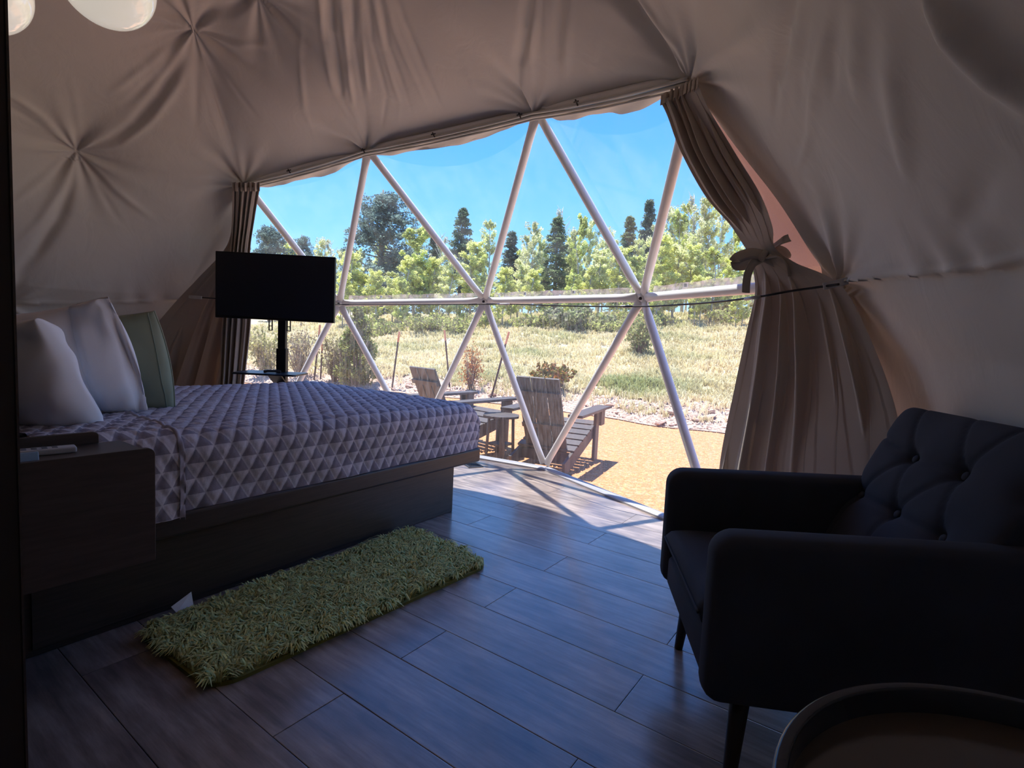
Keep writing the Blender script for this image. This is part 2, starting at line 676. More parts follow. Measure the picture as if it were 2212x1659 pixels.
def clip_poly(poly, edge):
    out = list(poly)
    n = len(edge)
    for i in range(n):
        ax, ay = edge[i]
        bx, by = edge[(i + 1) % n]
        inp, out = out, []
        for k in range(len(inp)):
            p, q = inp[k - 1], inp[k]
            sp_ = (bx - ax) * (p[1] - ay) - (by - ay) * (p[0] - ax)
            sq = (bx - ax) * (q[1] - ay) - (by - ay) * (q[0] - ax)
            if (sp_ >= 0) != (sq >= 0):
                t = sp_ / (sp_ - sq)
                out.append((p[0] + t * (q[0] - p[0]), p[1] + t * (q[1] - p[1])))
            if sq >= 0:
                out.append(q)
        if not out:
            return out
    return out


g = G()
n = len(FLOOR_EDGE)
g.add([(x, y, -0.006) for x, y in FLOOR_EDGE] + [(x, y, -0.11) for x, y in FLOOR_EDGE],
      [tuple(range(n)), tuple(range(2 * n - 1, n - 1, -1))] + [(i, i + n, (i + 1) % n + n, (i + 1) % n) for i in range(n)])
floor = tag(g.build('floor', M['plank_gap']), 'dark grey brown wood plank floor of the dome', kind='structure')
PW = 0.2194
PL = 1.3035
x0 = 0.7166 - 6 * PW        # long joints seen at x = .4997, .7166, .9353 ...
for r in range(0, 24):
    xa, xb = x0 + r * PW, x0 + (r + 1) * PW
    y0 = (1.2105 if (r % 2) == 0 else 0.5555) - 3 * PL
    for k in range(0, 9):
        ya, yb = y0 + k * PL, y0 + (k + 1) * PL
        q = clip_poly([(xa + .0012, ya + .001), (xb - .0012, ya + .001), (xb - .0012, yb - .001), (xa + .0012, yb - .001)], FLOOR_EDGE)
        if len(q) < 3:
            continue
        area = 0.5 * abs(sum(q[i - 1][0] * q[i][1] - q[i][0] * q[i - 1][1] for i in range(len(q))))
        if area < 0.003:
            continue
        cx, cy = (xa + xb) / 2, (ya + yb) / 2
        g = G()
        m_ = len(q)
        ins = []
        for (x, y) in q:
            ins.append((x + (cx - x) * 0.018, y + (0.002 if y < cy else -0.002)))
        V = [(x - cx, y - cy, -0.006) for x, y in q] + [(x - cx, y - cy, -0.0004) for x, y in q] + [(x - cx, y - cy, 0.0) for x, y in ins]
        F = [tuple(range(2 * m_, 3 * m_))]
        for i in range(m_):
            j = (i + 1) % m_
            F += [(i, j, j + m_, i + m_), (i + m_, j + m_, j + 2 * m_, i + 2 * m_)]
        g.add(V, F)
        p = g.build('plank', M['plank'], floor)
        p.location = (cx, cy, 0)

# ------------------------------------------------------------------ fabric liner
def arr(l):
    return np.array(l, float)


def seg_dist(P, A, B):
    d = B - A
    t = np.clip(((P - A) @ d) / (d @ d + 1e-12), 0, 1)
    return np.linalg.norm(P - (A + t[..., None] * d), axis=-1), t


HUBS = [NODE[k] for k in ('m3', 't0', 't1', 't2', 't3', 'b1', 'b2', 'b3', 'c1', 'mL', 'cM', 'mR2')]
# (a, b, strength, reach) struts on which the cloth is held out
HOLD = [('t0', 'b1', 0.95, 0.18), ('t3', 'b3', 0.95, 0.17), ('b1', 'c1', 0.9, 0.18), ('t0', 't1', 1.0, 0.28), ('t1', 't2', 1.0, 0.28),
        ('t2', 't3', 1.0, 0.28), ('m3', 't3', 0.97, 0.55), ('mm1', 't0', 0.9, 0.5), ('m3', 'mR', 0.55, 0.2), ('mm1', 'mL', 0.35, 0.2),
        ('mR', 'mR2', 0.55, 0.2), ('b1', 'b2', 0.25, 0.2), ('m3', 'F3', 1.0, 0.3), ('mm1', 'Fm1', 0.9, 0.5)]
# gathers: polyline on the dome, height (inward +), half width
FOLDS = [
    ([(1.284, 4.674, 2.251), (1.424, 4.541, 2.348), (1.525, 4.380, 2.464), (1.590, 4.168, 2.612), (1.628, 3.853, 2.802), (1.600, 3.689, 2.897)], -0.035, 0.045),
    ([(1.317, 4.682, 2.231), (1.489, 4.527, 2.338), (1.601, 4.274, 2.525), (1.650, 4.002, 2.704), (1.614, 3.721, 2.877)], 0.024, 0.04),
    ([(1.264, 4.675, 2.255), (1.064, 4.566, 2.416), (0.842, 4.479, 2.526), (0.751, 4.443, 2.562)], 0.028, 0.03),
    ([(1.262, 4.690, 2.238), (1.055, 4.613, 2.370), (0.854, 4.548, 2.460), (0.764, 4.526, 2.486)], -0.025, 0.028),
    ([(1.263, 4.713, 2.212), (1.143, 4.818, 2.113), (0.969, 4.957, 1.953)], -0.02, 0.03),
    ([(1.271, 4.725, 2.194), (1.128, 4.872, 2.044), (0.954, 5.022, 1.853)], 0.02, 0.03),
    ([(1.286, 4.713, 2.204), (1.289, 4.838, 2.044), (1.238, 5.006, 1.806), (1.136, 5.162, 1.542), (1.021, 5.260, 1.344)], -0.04, 0.045),
    ([(1.276, 4.727, 2.191), (1.232, 4.877, 2.008), (1.145, 5.031, 1.793), (1.013, 5.154, 1.596)], 0.022, 0.035),
    ([(1.302, 4.706, 2.207), (1.424, 4.782, 2.068), (1.605, 4.879, 1.839)], -0.02, 0.03),
    ([(1.314, 4.693, 2.219), (1.530, 4.752, 2.062), (1.795, 4.762, 1.895)], 0.02, 0.035),
    ([(1.321, 4.679, 2.233), (1.461, 4.621, 2.248), (1.674, 4.475, 2.310)], -0.015, 0.03),
    ([(1.291, 4.661, 2.263), (1.209, 4.418, 2.527), (1.130, 4.250, 2.680)], 0.012, 0.03),
    ([(1.602, 3.701, 2.891), (1.541, 4.039, 2.720), (1.434, 4.337, 2.534)], -0.026, 0.03),
    ([(1.591, 3.700, 2.895), (1.481, 4.023, 2.751), (1.342, 4.309, 2.585)], 0.026, 0.032),
    ([(1.570, 3.706, 2.899), (1.386, 3.898, 2.854), (1.255, 4.016, 2.816)], 0.016, 0.026),
    ([(1.584, 3.720, 2.888), (1.443, 3.919, 2.826), (1.291, 4.055, 2.783)], -0.016, 0.026),
    ([(1.625, 3.698, 2.884), (1.717, 3.901, 2.739), (1.850, 4.196, 2.473)], -0.014, 0.03),
    ([(1.643, 3.688, 2.882), (1.771, 3.854, 2.744), (1.892, 3.979, 2.609)], 0.012, 0.02),
    ([(1.583, 3.657, 2.918), (1.516, 3.601, 2.964), (1.433, 3.499, 3.030)], -0.04, 0.03),
    ([(1.561, 3.667, 2.920), (1.431, 3.623, 2.980), (1.335, 3.549, 3.035)], 0.02, 0.03),
    ([(1.625, 3.661, 2.901), (1.784, 3.572, 2.880), (1.958, 3.319, 2.898)], 0.012, 0.03),
    ([(1.638, 3.676, 2.890), (1.821, 3.754, 2.777), (2.131, 3.816, 2.575)], -0.012, 0.03),
    ([(1.617, 3.684, 2.894), (1.733, 3.830, 2.773), (1.888, 3.983, 2.609), (2.028, 4.110, 2.438), (2.203, 4.236, 2.208)], -0.03, 0.02),
    ([(1.606, 3.704, 2.888), (1.715, 3.859, 2.765), (1.862, 4.018, 2.599), (2.000, 4.148, 2.425), (2.172, 4.260, 2.210)], 0.022, 0.022),
    ([(2.194, 4.245, 2.207), (2.016, 4.457, 2.125), (1.801, 4.567, 2.143)], -0.014, 0.03),
    ([(2.176, 4.246, 2.220), (1.882, 4.451, 2.221), (1.673, 4.557, 2.225)], 0.012, 0.03),
    ([(2.640, 3.299, 2.446), (2.461, 3.172, 2.638), (2.212, 2.884, 2.872), (1.978, 2.604, 3.027), (1.723, 2.274, 3.131)], 0.034, 0.028),
    ([(2.645, 3.290, 2.445), (2.365, 3.169, 2.708), (2.064, 2.841, 2.960), (1.740, 2.409, 3.130)], -0.036, 0.03),
    ([(2.614, 3.320, 2.461), (2.321, 3.195, 2.731), (2.074, 2.968, 2.933), (1.734, 2.490, 3.132)], 0.02, 0.03),
    ([(2.651, 3.277, 2.444), (2.429, 3.014, 2.705), (2.152, 2.728, 2.927), (1.806, 2.305, 3.101)], -0.03, 0.024),
    ([(2.656, 3.265, 2.445), (2.444, 2.975, 2.702), (2.133, 2.619, 2.948), (1.823, 2.257, 3.091)], 0.026, 0.022),
    ([(2.678, 3.214, 2.443), (2.469, 2.803, 2.716), (2.192, 2.594, 2.916), (1.868, 2.263, 3.073)], -0.028, 0.024),
    ([(2.714, 3.072, 2.456), (2.541, 2.757, 2.668), (2.256, 2.562, 2.880), (1.911, 2.275, 3.055)], 0.026, 0.024),
    ([(2.735, 2.819, 2.494), (2.487, 2.637, 2.721), (2.244, 2.506, 2.889), (1.924, 2.240, 3.047)], -0.03, 0.026),
    ([(2.740, 2.638, 2.512), (2.465, 2.502, 2.744), (2.198, 2.394, 2.916), (1.933, 2.215, 3.041)], 0.026, 0.028),
    ([(2.744, 2.512, 2.515), (2.438, 2.393, 2.763), (2.174, 2.290, 2.925), (1.950, 2.165, 3.029)], -0.028, 0.03),
    ([(2.536, 3.658, 2.364), (2.282, 3.496, 2.644), (2.071, 3.226, 2.870), (1.882, 2.929, 3.032)], 0.012, 0.03),
    ([(2.724, 1.964, 2.481), (2.502, 1.781, 2.623), (2.316, 1.588, 2.695), (2.052, 1.375, 2.771)], -0.042, 0.035),
    ([(2.722, 1.860, 2.457), (2.474, 1.670, 2.610), (2.230, 1.459, 2.701), (2.051, 1.345, 2.758)], 0.034, 0.028),
    ([(2.690, 1.738, 2.450), (2.416, 1.528, 2.601), (2.151, 1.352, 2.704), (2.033, 1.284, 2.740)], 0.028, 0.022),
    ([(2.712, 1.803, 2.450), (2.420, 1.569, 2.614), (2.152, 1.377, 2.714), (2.034, 1.308, 2.750)], -0.022, 0.02),
    ([(2.668, 1.633, 2.433), (2.454, 1.484, 2.554), (2.182, 1.309, 2.665), (2.029, 1.225, 2.713)], -0.045, 0.03),
    ([(2.646, 1.565, 2.426), (2.399, 1.385, 2.551), (2.175, 1.244, 2.636), (2.025, 1.164, 2.683)], 0.03, 0.028),
    ([(2.571, 1.335, 2.385), (2.416, 1.259, 2.474), (2.229, 1.135, 2.541)], 0.012, 0.03),
    ([(2.529, 1.210, 2.351), (2.419, 1.179, 2.426), (2.302, 1.147, 2.497)], -0.012, 0.025),
    ([(2.771, 2.206, 2.478), (2.595, 2.160, 2.627), (2.421, 2.104, 2.751)], 0.01, 0.03),
    ([(2.295, 0.750, 2.213), (2.284, 0.837, 2.295), (2.225, 0.930, 2.411), (2.128, 1.016, 2.535), (2.032, 1.080, 2.633)], -0.045, 0.05),
    ([(2.272, 0.715, 2.199), (2.247, 0.780, 2.277), (2.190, 0.863, 2.386), (2.110, 0.939, 2.495), (2.025, 0.990, 2.581)], 0.04, 0.03),
    ([(2.242, 0.400, 1.884), (1.984, 0.308, 1.990), (1.700, 0.184, 2.019), (1.409, 0.084, 2.029)], -0.0468, 0.0345),
    ([(2.291, 0.392, 1.825), (1.961, 0.272, 1.960), (1.660, 0.148, 1.994), (1.383, 0.059, 2.006)], 0.0442, 0.0253),
    ([(2.125, 0.282, 1.836), (1.788, 0.166, 1.941), (1.529, 0.088, 1.980), (1.362, 0.040, 1.986)], -0.039, 0.0253),
    ([(2.150, 0.266, 1.790), (1.774, 0.121, 1.885), (1.490, 0.034, 1.922), (1.313, -0.004, 1.941)], 0.0442, 0.0276),
    ([(2.346, 0.352, 1.707), (1.941, 0.168, 1.831), (1.661, 0.073, 1.886)], 0.0208, 0.0253),
    ([(1.854, 0.100, 1.795), (1.590, 0.037, 1.874), (1.403, 0.000, 1.911)], -0.0312, 0.0299),
    ([(1.684, -0.003, 1.751), (1.504, -0.025, 1.822), (1.348, -0.043, 1.867)], 0.0182, 0.046),
    ([(1.740, -0.103, 1.520), (1.584, -0.109, 1.626), (1.440, -0.099, 1.730), (1.293, -0.097, 1.800)], 0.0182, 0.0575),
    ([(1.149, -0.115, 1.819), (1.184, -0.163, 1.724), (1.183, -0.216, 1.623), (1.167, -0.261, 1.534), (1.136, -0.308, 1.436)], 0.06, 0.055),
    ([(1.717, -0.175, 1.380), (1.448, -0.233, 1.454), (1.300, -0.262, 1.474)], -0.016, 0.05),
    ([(2.124, 0.570, 2.178), (1.802, 0.298, 2.102), (1.540, 0.142, 2.049)], 0.012, 0.05),
]


def sag(P):
    """inward displacement of the cloth at dome points P (n, 3)"""
    d = np.full(len(P), 0.34)
    for h in HUBS:
        r = np.linalg.norm(P - h, axis=1)
        d *= 1 - np.exp(-(r / 0.42) ** 0.95)
    for a, b, s, L in HOLD:
        r, _ = seg_dist(P, NODE[a], NODE[b])
        d *= 1 - s * np.exp(-r / L)
    # below the middle row the cloth hangs almost flat
    low = np.clip((1.30 - P[:, 2]) / 0.25, 0, 1)
    d *= 1 - 0.75 * low
    d -= 0.13 * np.clip((1.25 - P[:, 2]) / 0.9, 0, 1) * (P[:, 0] > 0.7) * (P[:, 1] < 1.0)
    for pts, hgt, w in FOLDS:
        pts = arr(pts)
        best = np.full(len(P), 9.0)
        pos = np.zeros(len(P))
        L = np.r_[0, np.cumsum(np.linalg.norm(np.diff(pts, axis=0), axis=1))]
        near = np.linalg.norm(P - pts.mean(0), axis=1) < L[-1] * 0.5 + 6 * w + 0.2
        idx = np.nonzero(near)[0]
        Q = P[idx]
        bb = np.full(len(Q), 9.0)
        pp = np.zeros(len(Q))
        for i in range(len(pts) - 1):
            r, t = seg_dist(Q, pts[i], pts[i + 1])
            k = r < bb
            bb = np.where(k, r, bb)
            pp = np.where(k, L[i] + t * (L[i + 1] - L[i]), pp)
        u = pp / L[-1]
        env = np.minimum(u / 0.16, 1) * np.clip((1 - u) / 0.35, 0, 1) ** 0.8
        ww = 0.8 * w * (0.35 + 0.65 * np.minimum(u / 0.4, 1))
        d[idx] += 1.9 * hgt * env * np.exp(-(bb / ww) ** 2)
    return d


def ripple(P, amp):
    """faint slack of the cloth"""
    x, y, z = P[:, 0], P[:, 1], P[:, 2]
    f = np.sin(5.1 * x + 3.3 * y + 1.7 * z) * np.sin(4.3 * z - 2.2 * x + 1.1) + 0.5 * np.sin(11 * y + 7 * z) * np.sin(9 * x - 6 * z + 2)
    return amp * f


def hub_pleats(P):
    d = np.zeros(len(P))
    for i, h in enumerate(HUBS):
        out = (h - np.array([OX, OY, ZC]))
        out /= np.linalg.norm(out)
        e1 = np.cross(out, (0, 0, 1.0))
        e1 /= np.linalg.norm(e1)
        e2 = np.cross(out, e1)
        v = P - h
        r = np.linalg.norm(v, axis=1)
        th = np.arctan2(v @ e2, v @ e1)
        ph = i * 1.7
        f = np.cos(5 * th + ph) + 0.7 * np.cos(9 * th + 2.1 * ph + 1.3 * r) + 0.4 * np.cos(15 * th - ph)
        d += 0.013 * f * np.minimum(r / 0.10, 1) * np.exp(-(r / 0.34) ** 2)
    return d


CEN = np.array([OX, OY, ZC])


def liner_patch(name, AZ_, POL, label, seam=False, slack=1.0):
    shp = AZ_.shape
    P = sp(AZ_.ravel(), POL.ravel(), RS - 0.034)
    d = sag(P) * slack + ripple(P, 0.004) + hub_pleats(P)
    cam_near = np.exp(-(np.linalg.norm(P - np.array(CAM), axis=1) / 1.5) ** 2)
    d = d * (1 - 0.88 * cam_near)
    if seam:
        # short ruffles gathered into the horizontal seam, and the band below it
        up = P[:, 2] - seam_height(AZ_.ravel())
        ph = np.radians(AZ_.ravel()) * RS
        d += 0.010 * np.sin(ph * 26 + 2 * np.sin(ph * 7)) * np.exp(-np.abs(up) / 0.07) * (up > 0)
        d += np.where((up < 0.0), -0.012, 0.0) + 0.010 * np.exp(-((up - 0.006) / 0.012) ** 2)
    inw = CEN - P
    inw /= np.linalg.norm(inw, axis=1)[:, None]
    P = P + inw * d[:, None]
    me = grid_mesh(name, P.reshape(*shp, 3), M['liner'])
    return tag(mobj(name, me), label, kind='structure')


SEAM_AZ = [-180, azpol(NODE['mR'])[0], azpol(NODE['m3'])[0], azpol(NODE['mm1'])[0], azpol(NODE['mL'])[0], 270]
SEAM_Z = [1.30, NODE['mR'][2], NODE['m3'][2], NODE['mm1'][2] - 0.03, NODE['mL'][2], 1.15]


def seam_height(a):
    return np.interp(a, SEAM_AZ, SEAM_Z)


def chain(keys, n_each):
    A, Pl = [], []
    ap = [k if isinstance(k, tuple) else azpol(NODE[k]) for k in keys]
    for i in range(len(ap) - 1):
        t = np.linspace(0, 1, n_each[i], endpoint=False)
        A += list(ap[i][0] + t * (ap[i + 1][0] - ap[i][0]))
        Pl += list(ap[i][1] + t * (ap[i + 1][1] - ap[i][1]))
    A.append(ap[-1][0])
    Pl.append(ap[-1][1])
    return np.array(A), np.array(Pl)


NE = [80, 130, 120, 90]
aL, pL = chain([(58.0, 95.7), 'mm1', 't0', 'b1', (54.0, 0.3)], NE)
aR, pR = chain([(azpol(NODE['F3'])[0], 95.7), 'm3', 't3', 'b3', (-47.5, 0.3)], NE)
aL[:NE[0] + NE[1]] -= 0.6
aR[:NE[0] + NE[1]] += 0.9
aR[:NE[0]] += 1.2
aL[NE[0]:NE[0] + NE[1]] -= 2.6 * np.sin(np.linspace(0, PI, NE[1]))
s_ = np.linspace(0, 1, 620)[None, :]
pB = np.interp(np.arange(len(aL)), [0, NE[0], NE[0] + NE[1], sum(NE[:3]), sum(NE)], [95.7, 72.6, 51.3, 30.5, 0.3])
e_ = s_ ** 1.35
smo = np.minimum(s_ / 0.25, 1)
A_ = aL[:, None] * (1 - e_) + 212.0 * e_
P_ = pL[:, None] * (1 - smo) + pB[:, None] * smo
wall_left = liner_patch('wall_left', A_, P_, 'taupe fabric liner at the left, gathered into star folds', True)
A_ = aR[:, None] * (1 - e_) + (-148.0) * e_
P_ = pR[:, None] * (1 - smo) + pB[:, None] * smo
wall_right = liner_patch('wall_right', A_, P_, 'taupe fabric liner at the right with a horizontal seam', True)
# ceiling panel above the window
bot = [azpol(NODE[k]) for k in ('t0', 't1', 't2', 't3')]
kk = np.array([0, 0.3, 0.68, 1.0])
S = np.linspace(0, 1, 420)
bA = np.interp(S, kk, [b[0] for b in bot])
bP = np.interp(S, kk, [b[1] for b in bot])
i0 = NE[0] + NE[1]
la, lp, ra, rp = aL[i0:], pL[i0:], aR[i0:], pR[i0:]
tau = np.linspace(0, 1, len(la))[:, None]
A_ = la[:, None] * (1 - S) + ra[:, None] * S + (bA - (la[0] * (1 - S) + ra[0] * S)) * (1 - tau)
P_ = lp[:, None] * (1 - S) + rp[:, None] * S + (bP - (lp[0] * (1 - S) + rp[0] * S)) * (1 - tau)
ceiling = liner_patch('ceiling', A_, P_, 'taupe fabric ceiling panel over the window, hanging in folds', slack=1.3)

# outer cover of the dome, behind the liner (seen in the slits beside the curtains)
aL2, pL2 = chain([(58.0, 95.7), (azpol(NODE['m0'])[0] + 23, 71), 't0', 'b1', (54.0, 0.3)], [8, 10, 10, 10])
aR2, pR2 = chain([(-50.0, 95.7), (azpol(NODE['m3'])[0] + 9, 70), 't3', 'b3', (-47.5, 0.3)], [8, 10, 10, 10])
aR2[8:19] += np.interp(np.arange(11), [0, 5, 10], [0, 6, 4])
s2 = np.linspace(0, 1, 60)[None, :]
A_ = aL2[:, None] * (1 - s2) + (aR2[:, None] + 360) * s2
P_ = pL2[:, None] * (1 - s2) + pR2[:, None] * s2
Po = sp(A_.ravel(), P_.ravel(), RS + 0.07)
bul_ = 0.22 * np.clip((1.45 - Po[:, 2]) / 0.7, 0, 1) * (Po[:, 0] > 0.6) * (Po[:, 1] < 1.05)
Po = (Po + (Po - CEN) / np.linalg.norm(Po - CEN, axis=1)[:, None] * bul_[:, None]).reshape(*A_.shape, 3)
tau = np.linspace(0, 1, 11)[:, None]
wall_outer = tag(mobj('wall_outer', grid_mesh('wall_outer', Po, M['shell'])), 'thin outer cover of the dome seen beside the curtains', kind='structure')
cl, cr = 18, 18
la2, lp2, ra2, rp2 = aL2[cl:], pL2[cl:], aR2[cr:], pR2[cr:]
tau = np.linspace(0, 1, len(la2))[:, None]
S2 = np.linspace(0, 1, 30)
bA2 = np.interp(S2, kk, [b[0] for b in bot])
bP2 = np.interp(S2, kk, [b[1] for b in bot])
A_ = la2[:, None] * (1 - S2) + ra2[:, None] * S2 + (bA2 - (la2[0] * (1 - S2) + ra2[0] * S2)) * (1 - tau)
P_ = lp2[:, None] * (1 - S2) + rp2[:, None] * S2 + (bP2 - (lp2[0] * (1 - S2) + rp2[0] * S2)) * (1 - tau)
Pc = sp(A_.ravel(), P_.ravel(), RS + 0.07).reshape(*A_.shape, 3)
tag(mobj('roof_cover', grid_mesh('roof_cover', Pc, M['shell'])), 'thin outer cover of the dome over the ceiling panel', kind='structure')

# ------------------------------------------------------------------ valance over the window
tr = tag(empty('trim_1'), 'taupe fabric valance and corded channel along the top of the window', kind='structure')
top_pts = [NODE[k] for k in ('t0', 't1', 't2', 't3')]
path = []
sags = []
for i in range(3):
    for t in np.linspace(0, 1, 40, endpoint=(i == 2)):
        p = top_pts[i] * (1 - t) + top_pts[i + 1] * t
        path.append(p)
        sags.append(4 * t * (1 - t))
path = np.array(path)
sags = np.array(sags)
inw = CEN - path
inw /= np.linalg.norm(inw, axis=1)[:, None]
tang = np.gradient(path, axis=0)
tang /= np.linalg.norm(tang, axis=1)[:, None]
upv = np.cross(inw, tang)
upv *= np.sign(upv[:, 2:3])
for k, (off, r) in enumerate(((0.016, 0.008), (-0.004, 0.008), (-0.022, 0.006))):
    G().tube(path + inw * 0.045 + upv * (off - 0.012 * sags[:, None]), r, 8).build('piping', M['liner'], tr, True)
rows = []
s_len = np.linspace(0, 12, len(path))
for j in range(9):
    w = j / 8
    drop = (0.035 + 0.045 * sags + 0.01 * np.sin(s_len * 3.1)) * w
    out = 0.05 - 0.05 * w + 0.012 * np.sin(s_len * 4.0 + 3 * w) * w + 0.006 * np.sin(s_len * 11 + w) * w
    rows.append(path - upv * (drop[:, None] + 0.012 * sags[:, None]) + inw * out[:, None])
mobj('valance_flap', grid_mesh('valance_flap', np.array(rows), M['liner']), tr)
for (u_, v_) in ((0.42, 0), (0.5, 1), (0.42, 2), (0.02, 1), (0.98, 1)):
    i = int((v_ + u_) / 3 * (len(path) - 1))
    g = G()
    c = path[i] + inw[i] * 0.06 + upv[i] * 0.03
    g.beam(c - tang[i] * 0.018, c + tang[i] * 0.018, 0.006, 0.008, inw[i])
    g.beam(c + upv[i] * 0.012, c - upv[i] * 0.022, 0.006, 0.006, inw[i])
    g.build('tie_hook', M['cord'], tr)

# ------------------------------------------------------------------ window
win = tag(empty('window_1'), 'triangulated clear window of white tubes and vinyl panes', kind='structure')
TOP = [('mm1', 't0'), ('t0', 'm0'), ('m0', 't1'), ('t1', 'm1'), ('m1', 't2'), ('t2', 'm2'), ('m2', 't3'), ('t3', 'm3')]
MID = [('mm1', 'm0'), ('m0', 'm1'), ('m1', 'm2'), ('m2', 'm3')]
LOW = [('Fm1', 'mm1'), ('m0', 'Fm1'), ('m0', 'F0'), ('m1', 'F0'), ('m1', 'F1'), ('m2', 'F1'), ('m2', 'F2'), ('m3', 'F2'), ('m3', 'F3')]
RIM = [('t0', 't1'), ('t1', 't2'), ('t2', 't3')]


def outward(p):
    v = np.array(p) - CEN
    return v / np.linalg.norm(v)


def strut(a, b, r=0.027):
    A, B = NODE[a].copy(), NODE[b].copy()
    if a[0] == 'F':
        A[2] = 0.03
    if b[0] == 'F':
        B[2] = 0.03
    if {a, b} in ({'mm1', 't0'}, {'t3', 'm3'}, {'Fm1', 'mm1'}, {'m3', 'F3'}):
        # side tubes run behind the edge of the liner
        A += outward(A) * 0.075
        B += outward(B) * 0.075
    # feet of two tubes stand a hand apart
    for nm, pt, other in ((a, A, B), (b, B, A)):
        h = other - pt
        h = h / np.linalg.norm(h)
        pt += h * (0.018 if nm[0] != 'F' else 0.03)
    L = np.linalg.norm(B - A)
    ts = np.array([0, 0.025, 0.06, 0.11, 0.16]) / L
    t = np.r_[ts, 0.5, (1 - ts)[::-1]]
    P = A[None] * (1 - t[:, None]) + B[None] * t[:, None]
    e = np.array([(1.25, 0.28), (1.25, 0.30), (1.15, 0.6), (1.03, 0.92), (1, 1)])
    sc = np.r_[e, [(1, 1)], e[::-1]]
    up = outward((A + B) / 2)
    G().tube(P, r, 16, scale=sc, ups=up).build('strut', M['white_tube'], win, True)


for a, b in TOP + MID + LOW + RIM:
    strut(a, b)
for k in ('mm1', 'm0', 'm1', 'm2', 'm3', 't0', 't1', 't2', 't3'):
    p = NODE[k]
    o_ = outward(p)
    e1 = np.cross(o_, (0, 0, 1.0))
    e1 /= np.linalg.norm(e1)
    e2 = np.cross(e1, o_)
    R = np.array([e1, e2, o_]).T
    h = G().lathe([(0.0, -0.016), (0.040, -0.014), (0.044, 0.0), (0.040, 0.012), (0.0, 0.014)], p, 12, R).build('hub', M['white_tube'], win, True)
    bl = G().lathe([(0.0, -0.030), (0.008, -0.030), (0.011, -0.022), (0.011, -0.012), (0.0, -0.012)], p, 6, R).build('bolt', M['bolt'], h)
# panes
TRI = [('mm1', 't0', 'm0'), ('t0', 't1', 'm0'), ('m0', 't1', 'm1'), ('t1', 't2', 'm1'), ('m1', 't2', 'm2'), ('t2', 't3', 'm2'), ('m2', 't3', 'm3')]
TRL = [('Fm1', 'mm1', 'm0'), ('Fm1', 'm0', 'F0'), ('F0', 'm0', 'm1'), ('F0', 'm1', 'F1'), ('F1', 'm1', 'm2'), ('F1', 'm2', 'F2'), ('F2', 'm2', 'm3'), ('F2', 'm3', 'F3')]
for tri, mt in [(t, 'pane') for t in TRI] + [(t, 'pane_dusty') for t in TRL]:
    pts = [NODE[k] + outward(NODE[k]) * 0.036 for k in tri]
    for p, k in zip(pts, tri):
        if k[0] == 'F':
            p[2] = 0.02
    g = G()
    g.add(pts, [(0, 1, 2)])
    g.build('pane', M[mt], win)
# milky upstand of vinyl on the middle tubes
for a, b in MID:
    A, B = NODE[a], NODE[b]
    ts = np.linspace(0.06, 0.94, 24)
    rows = []
    for j, hgt in enumerate((0.022, 0.042, 0.060)):
        P = A * (1 - ts[:, None]) + B * ts[:, None]
        o_ = outward((A + B) / 2)
        P = P + o_ * (0.018 + 0.004 * j)
        P[:, 2] += hgt + 0.003 * np.sin(ts * 31) * (j == 2)
        rows.append(P)
    mobj('vinyl_flap', grid_mesh('vinyl_flap', np.array(rows), M['flap']), win)
    for t in (0.3, 0.62):
        c = A * (1 - t) + B * t + outward(A) * 0.015
        G().box(c + np.array([0, 0, 0.045]), (0.012, 0.016, 0.02)).build('flap_clip', M['plastic_white'], win)
# sill rail on the floor
for a, b in (('Fm1', 'F0'), ('F0', 'F1'), ('F1', 'F2'), ('F2', 'F3')):
    A, B = NODE[a] * 1.0, NODE[b] * 1.0
    o_ = outward((A + B) / 2)
    o_[2] = 0
    o_ /= np.linalg.norm(o_)
    A[2] = B[2] = 0.0
    g = G()
    g.sweep([A + o_ * 0.015, B + o_ * 0.015], [(-0.024, 0.0), (-0.024, 0.012), (-0.012, 0.020), (0.006, 0.024), (0.030, 0.024), (0.036, -0.02), (0.030, -0.1)], ups=(0, 0, 1))
    g.build('sill_rail', M['rail_metal'], win)

# ------------------------------------------------------------------ headboard partition
part = tag(G().box((0.174, 2.48, 1.03), (0.10, 2.73, 2.06)).build('wall_headboard', M['partition'], bevel=0.004),
           'dark partition board at the head of the bed', kind='structure')
G().box((0.2235, 1.1145, 1.03), (0.003, 0.003, 2.06)).build('edge_strip', M['stand_wood'], part)

# ------------------------------------------------------------------ bed
BY0, BY1, BX0, BX1, BTOP = 2.03, 3.74, 0.362, 2.545, 0.650
bed = thing('bed', 'wide bed with a dark wooden plinth base and overhanging platform edge', 'bed', (1.45, 2.88, 0))


def loc(g, o):
    return g


def child(g, name, mat, parent, **k):
    """build in world coordinates under a parent that has only a location"""
    L = np.array(parent.location) if parent.parent is None else np.array(parent.location) + np.array(parent.parent.location)
    g.v = [tuple(np.array(p) - L) for p in g.v]
    return g.build(name, mat, parent, **k)


child(G().box((1.364, 2.895, 0.146), (2.004, 1.64, 0.290)), 'base_box', M['bed_wood'], bed, bevel=0.003)
child(G().box((1.395, 2.0715, 0.155), (1.92, 0.005, 0.262)), 'base_panel', M['bed_wood'], bed, bevel=0.001)
child(G().box((1.455, 2.885, 0.3325), (2.186, 1.73, 0.085)), 'platform', M['bed_wood'], bed, bevel=0.012, seg=3)
child(G().box((1.43, 2.885, 0.50), (2.10, 1.62, 0.25)), 'mattress', M['white_cloth'], bed, bevel=0.05, seg=4)

child(G().box((0.292, 2.885, 0.50), (0.125, 1.70, 1.00)), 'headboard', M['bed_wood'], bed, bevel=0.01)
